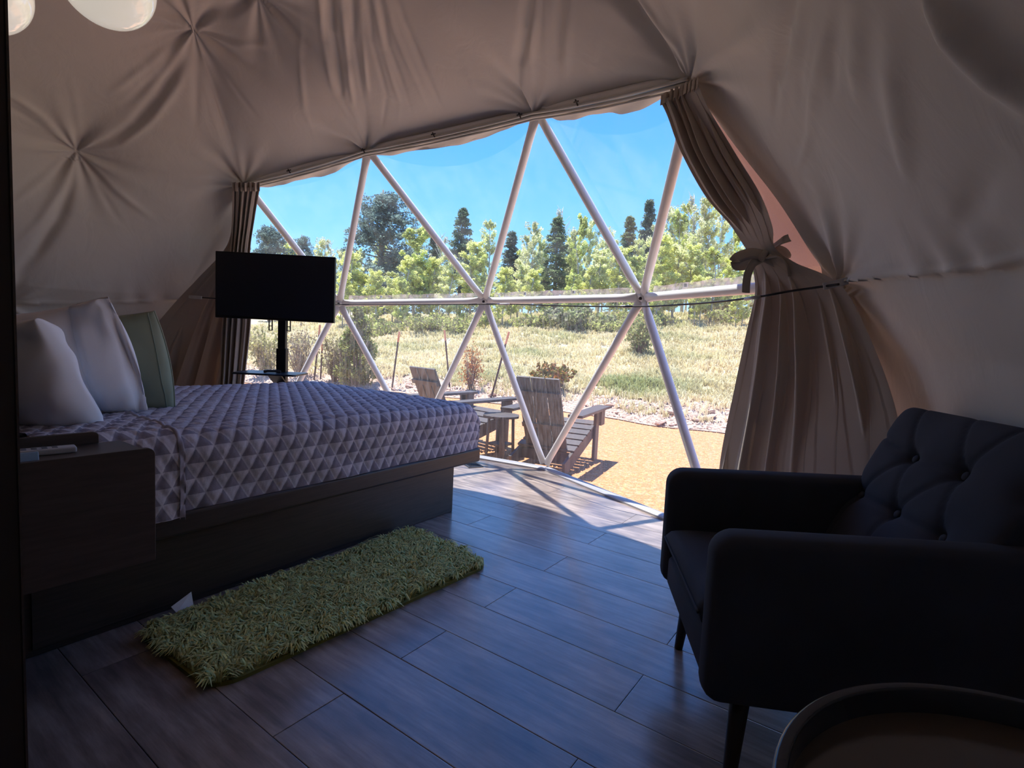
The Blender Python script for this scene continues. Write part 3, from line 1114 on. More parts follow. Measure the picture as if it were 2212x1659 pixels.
# quilted bedspread: unrolled coordinates (u along the bed, v across from the hem on this side)
R_ = 0.085
SIDE = BTOP - 0.375 - R_
ARC = R_ * PI / 2
FLATV = (BY1 - BY0) - 2 * R_
VT = SIDE * 2 + ARC * 2 + FLATV
UT = (BX1 - BX0) - R_ + ARC + SIDE


def across(v, lim):
    """profile over the bed: returns (offset, height, normal offset, normal height)"""
    a = np.clip((v - SIDE) / ARC, 0, 1) * (PI / 2)
    b = np.clip((v - SIDE - ARC - lim) / ARC, 0, 1) * (PI / 2)
    off = R_ * (1 - np.cos(a)) + np.clip(v - SIDE - ARC, 0, lim) + R_ * np.sin(b)
    h = np.minimum(v, SIDE) + R_ * np.sin(a) - R_ * (1 - np.cos(b)) - np.maximum(v - SIDE - 2 * ARC - lim, 0)
    ang = a + b
    return off, h, -np.cos(ang), np.sin(ang)


def puff(u, v):
    hh = QS * math.sqrt(3) / 2
    vr = v / hh
    a = vr % 1.0
    b = (u / QS - vr * 0.5) % 1.0
    c = (a + b) % 1.0
    pp = lambda x: np.minimum(x, 1 - x)
    e = np.minimum(np.minimum(pp(a) * 3.0 + 0.12, pp(b)), pp(c))
    return np.minimum(e / 0.20, 1) ** 0.55


def quilt_surface(us, vs, lift=0.0):
    U, V = np.meshgrid(us, vs, indexing='ij')
    o1, h1, n1, m1 = across(V, FLATV)
    # along the bed only the foot end is rounded down
    a = np.clip((U - (BX1 - BX0 - R_)) / ARC, 0, 1) * (PI / 2)
    x = np.minimum(U, BX1 - BX0 - R_) + R_ * np.sin(a)
    drop = R_ * (1 - np.cos(a)) + np.maximum(U - (BX1 - BX0 - R_) - ARC, 0)
    hz = 0.375 + h1
    hz = np.where(drop > 0, np.minimum(hz, hz - drop * np.clip((h1 - 0.02) / 0.25, 0, 1)), hz)
    crown = 0.014 * np.sin(np.clip(U / 2.1, 0, 1) * PI) * np.sin(np.clip((V - SIDE) / (FLATV + 2 * ARC), 0, 1) * PI)
    wav = 0.006 * np.sin(7.3 * U + 1.3 * np.sin(4 * V)) * np.clip(1 - V / (SIDE + ARC), 0, 1)
    sl = 0.004 * np.sin(3.1 * U + 2.0 * V) * np.sin(4.4 * V - 1.7 * U) + 0.0035 * np.sin(17 * U + 3 * np.sin(9 * V)) * np.sin(13 * V + 2 * np.sin(7 * U)) + 0.002 * np.sin(41 * V + 3 * np.sin(11 * U))
    pf = 0.0075 * puff(U, V) + 0.0012 * np.sin(90 * U + 40 * V) * np.sin(70 * V - 20 * U) + lift + wav + sl
    # corner at the foot of the bed: pull the side cloth in round the corner
    k = np.clip((U - (BX1 - BX0 - R_)) / (ARC + SIDE), 0, 1) * np.clip(1 - V / (SIDE + ARC), 0, 1)
    P = np.stack([BX0 + x + pf * np.sin(a) * (m1 > 0.02), BY0 + o1 + n1 * pf + 0.05 * k, hz + m1 * pf * np.cos(a) + crown], -1)
    return P, np.stack([U, V], -1)


us = np.arange(0.46, UT - SIDE * 0.05, 0.0085)
vs = np.arange(0.0, VT, 0.0085)
P, uv = quilt_surface(us, vs)
bedspread = mobj('bedspread', grid_mesh('bedspread', P, M['quilt'], uv=uv, flip=True))
tag(bedspread, 'grey lilac quilted bedspread with stitched triangle pattern over the bed', 'bedspread')
us2 = np.arange(0.10, 0.475, 0.0085)
vs2 = np.arange(-0.015, SIDE + ARC + 0.75, 0.0085)
P, uv = quilt_surface(us2, vs2, 0.016)
mobj('turned_back_layer', grid_mesh('turned_back_layer', P, M['quilt'], uv=uv + np.array([0.021, 0.013]), flip=True), bedspread)
P, uv = quilt_surface(np.array([0.466, 0.470, 0.476, 0.482, 0.484]), vs2, 0.021)
P[0, :, 2] -= 0.006
P[-1, :, 2] -= 0.012
mobj('hem_binding', grid_mesh('hem_binding', P, M['quilt_edge'], flip=True), bedspread)


# ------------------------------------------------------------------ pillows
def pillow(name, label, mat, c, size, n_dir, up_dir, fat, wr=1.0, seed=0, corner=0.07, bulge=0.10):
    """cushion lying in the plane (side, up) with half thickness fat along n_dir"""
    n_dir = np.array(n_dir, float)
    n_dir /= np.linalg.norm(n_dir)
    up = np.array(up_dir, float)
    up -= n_dir * (up @ n_dir)
    up /= np.linalg.norm(up)
    side = np.cross(up, n_dir)
    N = 44
    rs = np.random.default_rng(seed)
    ph = rs.uniform(0, 6, 8)
    t = np.sin(np.linspace(-PI / 2, PI / 2, N))
    A, B = np.meshgrid(t, t, indexing='ij')
    th = ((1 - A ** 2) * (1 - B ** 2)) ** 0.42
    # drawn-in edges, pointed corners
    sx = size[0] / 2 * A * (1 + (bulge - 0.04 * B ** 6) * (1 - 0.9 * B ** 2) * np.abs(A) ** 3)
    sy = size[1] / 2 * B * (1 - corner * (1 - A ** 2) * np.abs(B) ** 3)
    cr = (np.abs(A) * np.abs(B)) ** 2
    wrk = 0.004 * wr * np.sin(9 * (A + 0.3 * B) + ph[0] + 3 * np.sin(3 * B + ph[1])) * (np.abs(A) ** 1.5) + \
        0.003 * wr * np.sin(13 * (B - 0.4 * A) + ph[2] + 2 * np.sin(4 * A + ph[3])) * (np.abs(B) ** 1.5) + \
        0.012 * wr * np.sin(2.3 * A + ph[4]) * np.sin(2.9 * B + ph[5])
    V, Q = [], []
    idx0 = np.arange(N * N).reshape(N, N)
    Ps = []
    for sg in (1, -1):
        w = sg * (fat * th * (1 + 0.0 * cr)) + wrk * (th > 0) * np.minimum(th * 2, 1) + 0.004 * sg
        Pp = np.array(c) + sx[..., None] * side + sy[..., None] * up + w[..., None] * n_dir
        Ps.append(Pp)
    a = [idx0[:-1, :-1], idx0[1:, :-1], idx0[1:, 1:], idx0[:-1, 1:]]
    q1 = np.stack(a, -1).reshape(-1, 4)
    q2 = np.stack(a[::-1], -1).reshape(-1, 4) + N * N
    rim = list(idx0[:, 0]) + list(idx0[-1, 1:]) + list(idx0[-2::-1, -1]) + list(idx0[0, -2:0:-1])
    q3 = np.array([(rim[i], rim[i] + N * N, rim[(i + 1) % len(rim)] + N * N, rim[(i + 1) % len(rim)]) for i in range(len(rim))])
    me = quad_mesh(name, np.concatenate([p.reshape(-1, 3) for p in Ps]) - np.array(c), np.concatenate([q1, q2, q3]), mat)
    o = thing(name, label, 'pillow', tuple(c))
    mobj('cushion_body', me, o)
    return o, side, up, n_dir, Ps[0] - np.array(c), Ps[1] - np.array(c)


VIEW = lambda p: (np.array(p) - np.array(CAM)) / np.linalg.norm(np.array(p) - np.array(CAM))
# big white pillow, seen from behind, its open hem to the right
cW = np.array((0.6350, 2.6504, 0.8605))
oW, sdW, upW, nW, fr, bk = pillow('pillow', 'large upright white pillow with a wide open hem, in the middle', M['white_cloth'], cW, (0.46, 0.475),
                                 (0.52, 0.80, 0.24), (-0.24, 0.02, 1), 0.105, 2.0, 3, 0.10)
# the open hem of its case: a flat double border along the right edge
k_ = np.linspace(-1, 1, fr.shape[1])
edge = 0.5 * (fr[0] + bk[0])
rows = [bk[13] - nW * 0.003]
for r_ in (11, 9, 7, 5, 3):
    rows.append(bk[r_] - nW * (0.007 + 0.003 * np.sin(9 * k_ + r_))[:, None])
for f in (0.004, 0.018, 0.030):
    rows.append(edge - sdW * f * (1 - 0.25 * (1 - k_[:, None] ** 2)) - nW * (0.010 * np.sin(6 * k_ + 30 * f) * (1 if f > 0.01 else 0.4))[:, None])
rows.append(edge - sdW * 0.022 + nW * (0.012 + 0.008 * np.sin(6 * k_ + 1))[:, None])
for r_ in (3, 6, 9, 12):
    rows.append(fr[r_] + nW * 0.006)
ho = mobj('open_hem', grid_mesh('open_hem', np.array(rows), M['white_cloth']), oW)
md = ho.modifiers.new('thick', 'SOLIDIFY')
md.thickness = 0.003
# white pillow at the left
cL = np.array((0.5181, 2.4968, 0.8163))
oL = pillow('pillow', 'white pillow slumped at the left against the dark partition', M['white_cloth'], cL, (0.42, 0.44),
            (0.84, 0.42, 0.40), (-0.34, -0.02, 0.9), 0.115, 1.8, 5, 0.03)[0]
# green pillow
cG = np.array((0.8666, 2.8076, 0.8471))
oG, sdG, upG, nG, frG, bkG = pillow('pillow', 'sage green square pillow at the right of the white pillows', M['green_cloth'], cG, (0.43, 0.465),
                                   (0.55, 0.80, 0.16), (-0.16, 0.0, 1), 0.10, 1.2, 9, 0.06)
ed = 0.5 * (frG[0] + bkG[0])
G().tube(ed * 1.003, 0.004, 6).build('seam_piping', M['green_cloth'], oG, True)
k0 = 6
G().tube(bkG[k0, 2:-2] - nG * 0.001, 0.0022, 6).build('seam_piping', M['green_seam'], oG, True)

# ------------------------------------------------------------------ nightstand
NS = thing('nightstand', 'floating walnut brown bedside box with rounded corner beside the bed', 'nightstand', (0.50, 1.88, 0.33))
g = G()
x0n, x1n, z0n, z1n, yb = 0.228, 0.668, 0.322, 0.674, 2.000
prof = [(x0n, z0n), (x1n, z0n)]
for a in np.linspace(0, PI / 2, 8):
    prof.append((x1n - 0.022 + 0.022 * math.cos(a), z1n - 0.022 + 0.022 * math.sin(a)))
prof.append((x0n, z1n))
m_ = len(prof)
g.add([(x, 1.788, z) for x, z in prof] + [(x, 1.806, z) for x, z in prof],
      [tuple(range(m_)), tuple(range(2 * m_ - 1, m_ - 1, -1))] + [(i, i + m_, (i + 1) % m_ + m_, (i + 1) % m_) for i in range(m_)])
child(g, 'front_panel', M['stand_wood'], NS, bevel=0.0015)
child(G().box((0.438, 1.900, 0.660), (0.416, 0.186, 0.016)), 'top_panel', M['stand_wood'], NS, bevel=0.002)
child(G().box((0.438, 1.900, 0.334), (0.416, 0.186, 0.016)), 'bottom_panel', M['stand_wood'], NS, bevel=0.002)
child(G().box((0.637, 1.900, 0.497), (0.018, 0.186, 0.308)), 'side_panel', M['stand_wood'], NS, bevel=0.002)
g = G()
prof = [(x0n, 0.669), (0.585, 0.669)]
for a in np.linspace(0, PI / 2, 6):
    prof.append((0.568 + 0.017 * math.cos(a), 0.692 + 0.013 * math.sin(a)))
prof.append((x0n, 0.705))
m_ = len(prof)
g.add([(x, 1.982, z) for x, z in prof] + [(x, 1.998, z) for x, z in prof],
      [tuple(range(m_)), tuple(range(2 * m_ - 1, m_ - 1, -1))] + [(i, i + m_, (i + 1) % m_ + m_, (i + 1) % m_) for i in range(m_)])
child(g, 'back_ledge', M['stand_wood'], NS, bevel=0.0015)
# remote control on it
rem = thing('remote_control', 'slim white remote control lying on the bedside box', 'remote', (0.425, 1.905, 0.668), math.radians(-8))
G().box((0, 0, 0.009), (0.160, 0.042, 0.018)).build('casing', M['plastic_white'], rem, bevel=0.005, seg=3)
for i in range(5):
    for j in range(2):
        G().box((-0.055 + i * 0.022, -0.009 + j * 0.018, 0.0185), (0.012, 0.008, 0.002)).build('button', M['button_grey'], rem, bevel=0.0006)
ws = thing('tissue_packet', 'pale blue folded packet at the near left corner of the bedside box', 'packet', (0.392, 1.822, 0.669))
G().sweep([(-0.03, 0, 0.012), (0.012, 0, 0.012)], [(-0.012, -0.012), (0.014, -0.012), (0.006, 0.012), (-0.006, 0.014)]).build('wrapper', M['tissue'], ws, bevel=0.002)

# ------------------------------------------------------------------ television on its stand
tvd = 4.22
c_tl, c_tr, c_br, c_bl = [np.array(p) for p in ((2.0292, 4.3127, 1.6168), (2.5764, 3.5778, 1.6294), (2.5636, 3.5251, 1.1319), (2.0199, 4.2526, 1.1007))]
tc = (c_tl + c_tr + c_br + c_bl) / 4
wv = ((c_tr + c_br) - (c_tl + c_bl)) / 2
wv[2] = 0
TW = np.linalg.norm(wv)
TH = ((c_tl + c_tr) - (c_bl + c_br))[2] / 2
ang = math.atan2(wv[1], wv[0])
base = np.array((2.3299, 3.8821, 0.8367))
tv = thing('television_stand', 'black television on a black pole stand with a small shelf behind the bed', 'television', (base[0], base[1], 0.0), ang)
cx = (Matrix.Rotation(-ang, 3, 'Z') @ Vector((tc[0] - base[0], tc[1] - base[1], 0)))
tz = tc[2]
yy = cx[1]
scr = G().box((cx[0], yy, tz), (TW, 0.035, TH)).build('television_case', M['black_metal'], tv, bevel=0.004)
G().box((cx[0], yy - 0.0185, tz + 0.004), (TW - 0.022, 0.004, TH - 0.03)).build('screen', M['screen'], scr, bevel=0.001)
G().box((0, 0.015, 0.46), (0.075, 0.055, 0.88)).build('pole_sleeve', M['black_metal'], tv, bevel=0.004)
G().box((0, 0.015, 1.10), (0.060, 0.042, 0.92)).build('pole', M['black_metal'], tv, bevel=0.004)
G().box((0, 0.0, tz), (0.36, 0.022, 0.20)).build('mount_plate', M['black_metal'], tv, bevel=0.002)
for sx in (-0.085, 0.055):
    g = G()
    for dx in (-0.012, 0.012):
        g.box((sx + dx, -0.004, tz - TH / 2 - 0.03), (0.006, 0.012, 0.10))
    for dz in (-0.078, -0.045):
        g.box((sx, -0.004, tz - TH / 2 + dz), (0.03, 0.012, 0.006))
    g.build('mount_bracket', M['black_metal'], tv)
g = G()
R = 0.03
W2, D2 = 0.235, 0.15
outl = []
for cx_, cy_, a0 in ((W2 - R, D2 - R, 0), (-W2 + R, D2 - R, 90), (-W2 + R, -D2 + R, 180), (W2 - R, -D2 + R, 270)):
    for a in np.radians(np.linspace(a0, a0 + 90, 6)):
        outl.append((cx_ + R * math.cos(a) - 0.035, cy_ + R * math.sin(a) - 0.10))
m_ = len(outl)
sz = ((2.2587, 3.8431, 0.7100))[2]
g.add([(x, y, sz - 0.008) for x, y in outl] + [(x, y, sz + 0.006) for x, y in outl],
      [tuple(range(m_ - 1, -1, -1)), tuple(range(m_, 2 * m_))] + [(i, (i + 1) % m_, (i + 1) % m_ + m_, i + m_) for i in range(m_)])
shelf = g.build('shelf', M['screen'], tv, bevel=0.002)
G().sweep([(0, 0.0, sz - 0.09), (0, -0.05, sz - 0.06), (0, -0.13, sz - 0.01)], [(-0.05, -0.006), (0.05, -0.006), (0.05, 0.006), (-0.05, 0.006)], ups=(0, 1, 0.4)).build('shelf_bracket', M['black_metal'], tv)
G().box((0, 0.02, 0.012), (0.62, 0.07, 0.024)).build('foot_bar', M['black_metal'], tv, bevel=0.004)
for sx in (-0.29, 0.29):
    G().box((sx, 0.0, 0.014), (0.06, 0.44, 0.028)).build('foot', M['black_metal'], tv, bevel=0.006)
mo = thing('shelf_remote', 'small dark remote on the television shelf', 'remote', (0, 0, 0))
p = np.array((2.2227, 3.8268, 0.7262))
mo.location = (p[0], p[1], sz + 0.006)
mo.rotation_euler = (0, 0, ang + 0.5)
G().sweep([(-0.06, 0, 0.01), (-0.03, 0, 0.014), (0.03, 0, 0.014), (0.06, 0, 0.01)], [(-0.02, -0.010), (0.02, -0.010), (0.016, 0.008), (-0.016, 0.008)]).build('casing', M['black_metal'], mo, bevel=0.004)

# ------------------------------------------------------------------ shag rug
rc = [np.array((0.6775, 1.9832, 0.0000)), np.array((0.6945, 1.4944, 0.0000)), np.array((1.9171, 1.4248, 0.0000)), np.array((1.9778, 2.0235, 0.0000))]
rug = thing('shag_rug', 'lime green shag rug on the plank floor beside the bed', 'rug', tuple((rc[0] + rc[1] + rc[2] + rc[3]) / 4))
RC = np.array(rug.location)


def rug_pt(a, b, z):
    p = (rc[0] * (1 - a) * (1 - b) + rc[1] * (1 - a) * b + rc[2] * a * b + rc[3] * a * (1 - b))
    return np.array([p[0], p[1], z])


def rounded(n, r=(0.07, 0.16)):
    out = []
    for cx_, cy_, a0 in ((1 - r[0], 1 - r[1], 0), (r[0], 1 - r[1], 90), (r[0], r[1], 180), (1 - r[0], r[1], 270)):
        for a in np.radians(np.linspace(a0, a0 + 90, n)):
            out.append((cx_ + r[0] * math.cos(a), cy_ + r[1] * math.sin(a)))
    return out


ol = rounded(7)
g = G()
m_ = len(ol)
g.add([rug_pt(a, b, 0.0) - RC for a, b in ol] + [rug_pt(a, b, 0.012) - RC for a, b in ol],
      [tuple(range(m_)), tuple(range(2 * m_ - 1, m_ - 1, -1))] + [(i, (i + 1) % m_, (i + 1) % m_ + m_, i + m_) for i in range(m_)])
g.build('backing', simple('olive_backing', (120, 116, 50), 0.9), rug)
# pile: bent tufts, each a curled 3-segment blade
NT = 42000
aa, bb = rng.random(NT), rng.random(NT)
r0, r1 = 0.07, 0.16
ex = np.maximum(np.maximum(r0 - aa, aa - (1 - r0)), 0) / r0
ey = np.maximum(np.maximum(r1 - bb, bb - (1 - r1)), 0) / r1
keep = (ex ** 2 + ey ** 2 < 1.0) & (aa > 0.008) & (aa < 0.992) & (bb > 0.02) & (bb < 0.98)
aa, bb = aa[keep], bb[keep]
n = len(aa)
P0 = rc[0] * ((1 - aa) * (1 - bb))[:, None] + rc[1] * ((1 - aa) * bb)[:, None] + rc[2] * (aa * bb)[:, None] + rc[3] * (aa * (1 - bb))[:, None]
P0[:, 2] = 0.008
clump = np.sin(P0[:, 0] * 31 + 2 * np.sin(P0[:, 1] * 23)) * np.sin(P0[:, 1] * 37 + 2 * np.sin(P0[:, 0] * 19)) + 0.6 * np.sin(P0[:, 0] * 83) * np.sin(P0[:, 1] * 71)
th = clump * 1.9 + rng.normal(0, 0.5, n) + 2.4 + 1.5 * np.sin(P0[:, 0] * 7) * np.sin(P0[:, 1] * 9)
edge = np.minimum(np.minimum(aa, 1 - aa) * 3, np.minimum(bb, 1 - bb))
ln = (0.031 + 0.014 * clump * 0.5 + rng.normal(0, 0.008, n)).clip(0.016, 0.05)
dirv = np.stack([np.cos(th), np.sin(th), np.zeros(n)], -1)
wid = np.stack([-np.sin(th), np.cos(th), np.zeros(n)], -1) * rng.uniform(0.0018, 0.0032, n)[:, None]
lean = rng.uniform(0.55, 1.15, n)
V = np.zeros((n, 8, 3))
for k, (f, hz, wk) in enumerate(((0, 0, 1.0), (0.18, 0.55, 1.0), (0.6, 0.85, 0.9), (1.15, 0.72, 0.35))):
    c = P0 + dirv * (ln * lean * f)[:, None] + np.array([0, 0, 1.0]) * (ln * hz * (1.1 - 0.45 * lean * f))[:, None]
    V[:, 2 * k] = c - wid * wk
    V[:, 2 * k + 1] = c + wid * wk
base_i = np.arange(n)[:, None] * 8
Q = np.concatenate([base_i + np.array([2 * k, 2 * k + 1, 2 * k + 3, 2 * k + 2]) for k in range(3)], 0)
tint = np.array(lin((216, 218, 148)))[None] * (1 + 0.16 * rng.normal(0, 1, n) + 0.10 * clump).clip(0.5, 1.6)[:, None]
tint = tint * (1 + np.array([0.10, 0.0, -0.1])[None] * rng.normal(0, 1, n)[:, None])
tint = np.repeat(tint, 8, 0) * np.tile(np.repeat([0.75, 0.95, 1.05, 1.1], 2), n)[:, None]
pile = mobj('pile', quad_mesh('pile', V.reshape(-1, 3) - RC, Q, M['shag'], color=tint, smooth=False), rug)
pile['kind'] = 'stuff'
p0, p1, p2, p3 = [np.array(v) for v in ((0.8016, 2.0878, 0.0120), (0.8626, 2.0806, 0.0120), (0.7821, 1.8863, 0.1138), (0.7739, 1.9337, 0.1226))]
g = G()
q0 = rug_pt(0.10, 0.03, 0.010)
q1 = rug_pt(0.145, 0.02, 0.010)
nn = np.array([0.0, 0.03, 0.0])
top = [q0 + nn + np.array([-0.012, 0.004, 0.034]), q1 + nn + np.array([0.0, 0.004, 0.062])]
g.grid(np.array([[q0, q1], [q0 + nn * 0.6 + np.array([0, 0, 0.012]), q1 + nn * 0.6 + np.array([0, 0, 0.02])], top]) - RC)
g.build('care_label', M['label_white'], rug, solid=0.0012)

# ------------------------------------------------------------------ floor vent
vc = (np.array((3.2946, 2.8544, 0.0000)) + np.array((3.5020, 2.7536, 0.0000))) / 2
fv = thing('floor_vent', 'small dark metal floor vent by the window sill', 'vent', (vc[0], vc[1], 0), math.radians(-30))
G().box((0, 0, 0.003), (0.13, 0.30, 0.006)).build('frame', M['vent_metal'], fv, bevel=0.002)
for i in range(7):
    G().box((-0.042 + i * 0.014, 0, 0.0075), (0.006, 0.25, 0.004)).build('slat', M['black_metal'], fv)

# ------------------------------------------------------------------ curtains
def catmull(K, n):
    K = np.array(K, float)
    m = len(K)
    out = []
    for t in np.linspace(0, m - 1, n):
        i = min(int(t), m - 2)
        f = t - i
        p0, p1, p2, p3 = K[max(i - 1, 0)], K[i], K[i + 1], K[min(i + 2, m - 1)]
        out.append(0.5 * (2 * p1 + (p2 - p0) * f + (2 * p0 - 5 * p1 + 4 * p2 - p3) * f * f + (3 * p1 - p0 - 3 * p2 + p3) * f ** 3))
    return np.array(out)


def drape(name, Lk, Rk, amps, folds, seed, nrow=150, ncol=260, flat=0.0, skew=None):
    """pleated cloth between a left and a right edge; amps: pleat depth per key row"""
    L = catmull(Lk, nrow)
    R = catmull(Rk, nrow)
    amp = np.interp(np.linspace(0, len(amps) - 1, nrow), np.arange(len(amps)), amps)
    rs = np.random.default_rng(seed)
    s = np.linspace(0, 1, ncol)
    ph = np.cumsum(rs.uniform(0.6, 1.4, 400))
    warp = np.interp(s * folds, np.linspace(0, folds, 400), (ph - ph[0]) / (ph[-1] - ph[0]) * folds)
    P = np.zeros((nrow, ncol, 3))
    for i in range(nrow):
        v = i / (nrow - 1)
        base = L[i][None] * (1 - s[:, None]) + R[i][None] * s[:, None]
        acr = R[i] - L[i]
        dn = (L[min(i + 1, nrow - 1)] + R[min(i + 1, nrow - 1)]) / 2 - (L[max(i - 1, 0)] + R[max(i - 1, 0)]) / 2
        nrm = np.cross(acr, dn)
        nrm /= np.linalg.norm(nrm) + 1e-9
        if nrm @ (np.array(CAM) - base[ncol // 2]) < 0:
            nrm = -nrm
        w = 2 * PI * warp
        f = np.cos(w) + 0.28 * np.cos(2.3 * w + 1.3 + 1.5 * v) + 0.25 * np.sin(0.5 * w + 2 * v + seed)
        f = np.sign(f) * np.abs(f) ** 0.85
        env = np.minimum(np.minimum(s, 1 - s) / 0.03, 1) * 0.7 + 0.3
        wid = np.linalg.norm(acr)
        lat = 0.22 * np.sin(w + 0.7) * amp[i] * env
        P[i] = base + nrm * (amp[i] * f * env)[:, None] + (acr / (wid + 1e-9))[None] * lat[:, None] * 0.8
    return inside(P)


def inside(P, gap=0.045):
    """keep cloth on the room side of the window planes"""
    sh = P.shape
    Q = P.reshape(-1, 3)
    for _ in range(2):
        for tri in TRI + TRL:
            a, b, c = (NODE[k] for k in tri)
            n_ = np.cross(b - a, c - a)
            n_ /= np.linalg.norm(n_)
            if n_ @ (a - CEN) < 0:
                n_ = -n_
            dd = (Q - a) @ n_ + gap
            # soft limit so that pleats flatten instead of being cut
            over = np.where(dd > -0.03, np.maximum(dd + 0.03, 0) * np.where(dd > 0.05, 0.96, 0.8), 0)
            Q = Q - over[:, None] * n_
    return Q.reshape(sh)


LR = [(2.3530, 0.9306, 2.1438), (2.3687, 0.9000, 2.0836), (2.3965, 0.8396, 1.9343), (2.4296, 0.7307, 1.7402), (2.4655, 0.6276, 1.6141), (2.4810, 0.5185, 1.4884),
      (2.4734, 0.5024, 1.4217), (2.4785, 0.4956, 1.3020), (2.5466, 0.5182, 1.1595), (2.6620, 0.5612, 0.8980), (2.7917, 0.6354, 0.5092), (2.8266, 0.6779, 0.1772)]
RR = [(2.2797, 0.7062, 2.1561), (2.2936, 0.6727, 2.0574), (2.2940, 0.5741, 1.8555), (2.3174, 0.4649, 1.6847), (2.3781, 0.3986, 1.5761), (2.4401, 0.3723, 1.5180),
      (2.4167, 0.2901, 1.4394), (2.3224, 0.1485, 1.3369), (2.2660, 0.0449, 1.1470), (2.2455, -0.0626, 0.9184), (2.2812, -0.1432, 0.7056), (2.3061, -0.2045, 0.5200)]
cr_ = thing('curtain', 'brown curtain tied back with a bow at the right of the window', 'curtain', tuple(RR[7]))
C0 = np.array(RR[7])
P = drape('c', LR, RR, [0.018, 0.026, 0.028, 0.026, 0.020, 0.014, 0.018, 0.030, 0.046, 0.06, 0.066, 0.07], 6, 4)
mobj('cloth_panel', grid_mesh('cloth_panel', P - C0, M['curtain']), cr_)
# pleated heading standing above the tape
T0 = drape('h', LR[:3], RR[:3], [0.02, 0.02, 0.02], 8, 12, nrow=50)
up = np.array([0.10, 0.02, 0.62])
H = np.array([T0[0] + up * k + np.array([0, 0, 0]) for k in (0.05, 0.02, -0.03)])
mobj('heading', grid_mesh('heading', H - C0, M['curtain']), cr_)


def ribbon(pts, w, wdir, n=28, roll=0.0):
    c = catmull(pts, n)
    wd = np.array(wdir, float)
    t = np.gradient(c, axis=0)
    t /= np.linalg.norm(t, axis=1)[:, None]
    rows = []
    for k in (-1, -0.4, 0.4, 1):
        side = wd[None] - t * (t @ wd)[:, None]
        side /= np.linalg.norm(side, axis=1)[:, None] + 1e-9
        bow = np.cross(side, t) * (0.006 * (1 - k * k))
        rows.append(c + side * (w / 2 * k) + bow)
    return np.array(rows)


UPB = np.array([0.3, -0.1, 0.9])
bow = [
    ('bow_loop', [(2.4156, 0.4672, 1.4539), (2.3759, 0.5062, 1.4572), (2.3310, 0.5488, 1.4335), (2.3257, 0.5530, 1.4103), (2.3778, 0.5319, 1.4132), (2.4187, 0.4950, 1.4366), (2.4264, 0.4690, 1.4518)], 0.044),
    ('bow_loop', [(2.4090, 0.4588, 1.4524), (2.4034, 0.4350, 1.4727), (2.4049, 0.3965, 1.4615), (2.4025, 0.3785, 1.4324), (2.4143, 0.3942, 1.4164), (2.4152, 0.4306, 1.4369), (2.4200, 0.4608, 1.4523)], 0.050),
    ('bow_tail', [(2.4153, 0.4665, 1.4462), (2.3811, 0.4935, 1.4196), (2.3673, 0.5070, 1.3765), (2.3612, 0.5095, 1.3342), (2.3586, 0.5077, 1.2959)], 0.036),
    ('bow_tail', [(2.4110, 0.4550, 1.4450), (2.3756, 0.4010, 1.4460), (2.3697, 0.3714, 1.4235), (2.3659, 0.3551, 1.3932), (2.3679, 0.3477, 1.3605)], 0.026),
    ('tie_band', [(2.4719, 0.5118, 1.4729), (2.4267, 0.4697, 1.4595), (2.4060, 0.4329, 1.4843), (2.3731, 0.3951, 1.5020), (2.3818, 0.3673, 1.5144)], 0.030),
]
for nm, pts, w in bow:
    wd = UPB if nm != 'bow_tail' else np.array([0.75, -0.6, 0.1])
    o = mobj(nm, grid_mesh(nm, ribbon(pts, w, wd) - C0, M['curtain']), cr_)
    md = o.modifiers.new('thick', 'SOLIDIFY')
    md.thickness = 0.003
kp = np.array((2.4002, 0.4624, 1.4512))
G().lathe([(0, -0.024), (0.012, -0.022), (0.017, -0.008), (0.015, 0.008), (0.010, 0.022), (0, 0.024)], kp - C0, 12,
          np.array(Matrix.Rotation(0.5, 3, 'X'))).build('bow_knot', M['curtain'], cr_, True)

LL = [(2.1496, 4.2693, 2.1418), (2.1858, 4.3600, 1.9176), (2.2201, 4.5083, 1.7147), (2.1686, 4.8095, 1.4922), (2.0898, 5.0302, 1.2871), (1.9674, 5.2287, 0.9802), (1.7774, 5.3945, 0.5054), (1.5532, 5.5325, -0.1386)]
RL = [(2.2540, 4.1219, 2.1399), (2.2933, 4.2449, 1.9300), (2.3251, 4.3710, 1.6679), (2.3423, 4.4219, 1.4639), (2.3521, 4.4379, 1.3077), (2.3562, 4.4344, 1.0791), (2.3102, 4.4443, 0.5688), (2.2305, 4.4106, 0.0279)]
cl_ = thing('curtain', 'brown curtain hanging straight behind the television at the left of the window', 'curtain', tuple(RL[4]))
C1 = np.array(RL[4])


def drape_left():
    P = drape('c', LL, RL, [0.020, 0.024, 0.03, 0.04, 0.045, 0.05, 0.05, 0.05], 6, 8, ncol=280)
    return P


# pleats are bunched towards the window edge of this curtain
Pl = drape_left()
s = np.linspace(0, 1, Pl.shape[1])
mobj('cloth_panel', grid_mesh('cloth_panel', Pl - C1, M['curtain']), cl_)
LL2 = [(2.1046, 4.2077, 2.1155), (2.1526, 4.3009, 1.9051), (2.2004, 4.4229, 1.6506), (2.2105, 4.5149, 1.2986), (2.1939, 4.5403, 1.0680), (2.1614, 4.5152, 0.5683), (2.1015, 4.4552, 0.0388)]
RL2 = [(2.2282, 4.0348, 2.1260), (2.2563, 4.1559, 1.9139), (2.2943, 4.2916, 1.6586), (2.3286, 4.3497, 1.3086), (2.3350, 4.3431, 1.0800), (2.2950, 4.3628, 0.5766), (2.2260, 4.3490, 0.0385)]
Pf = drape('c', LL2, RL2, [0.016, 0.024, 0.03, 0.034, 0.036, 0.04, 0.04], 5, 21, ncol=200)
mobj('front_pleats', grid_mesh('front_pleats', Pf - C1, M['curtain']), cl_)
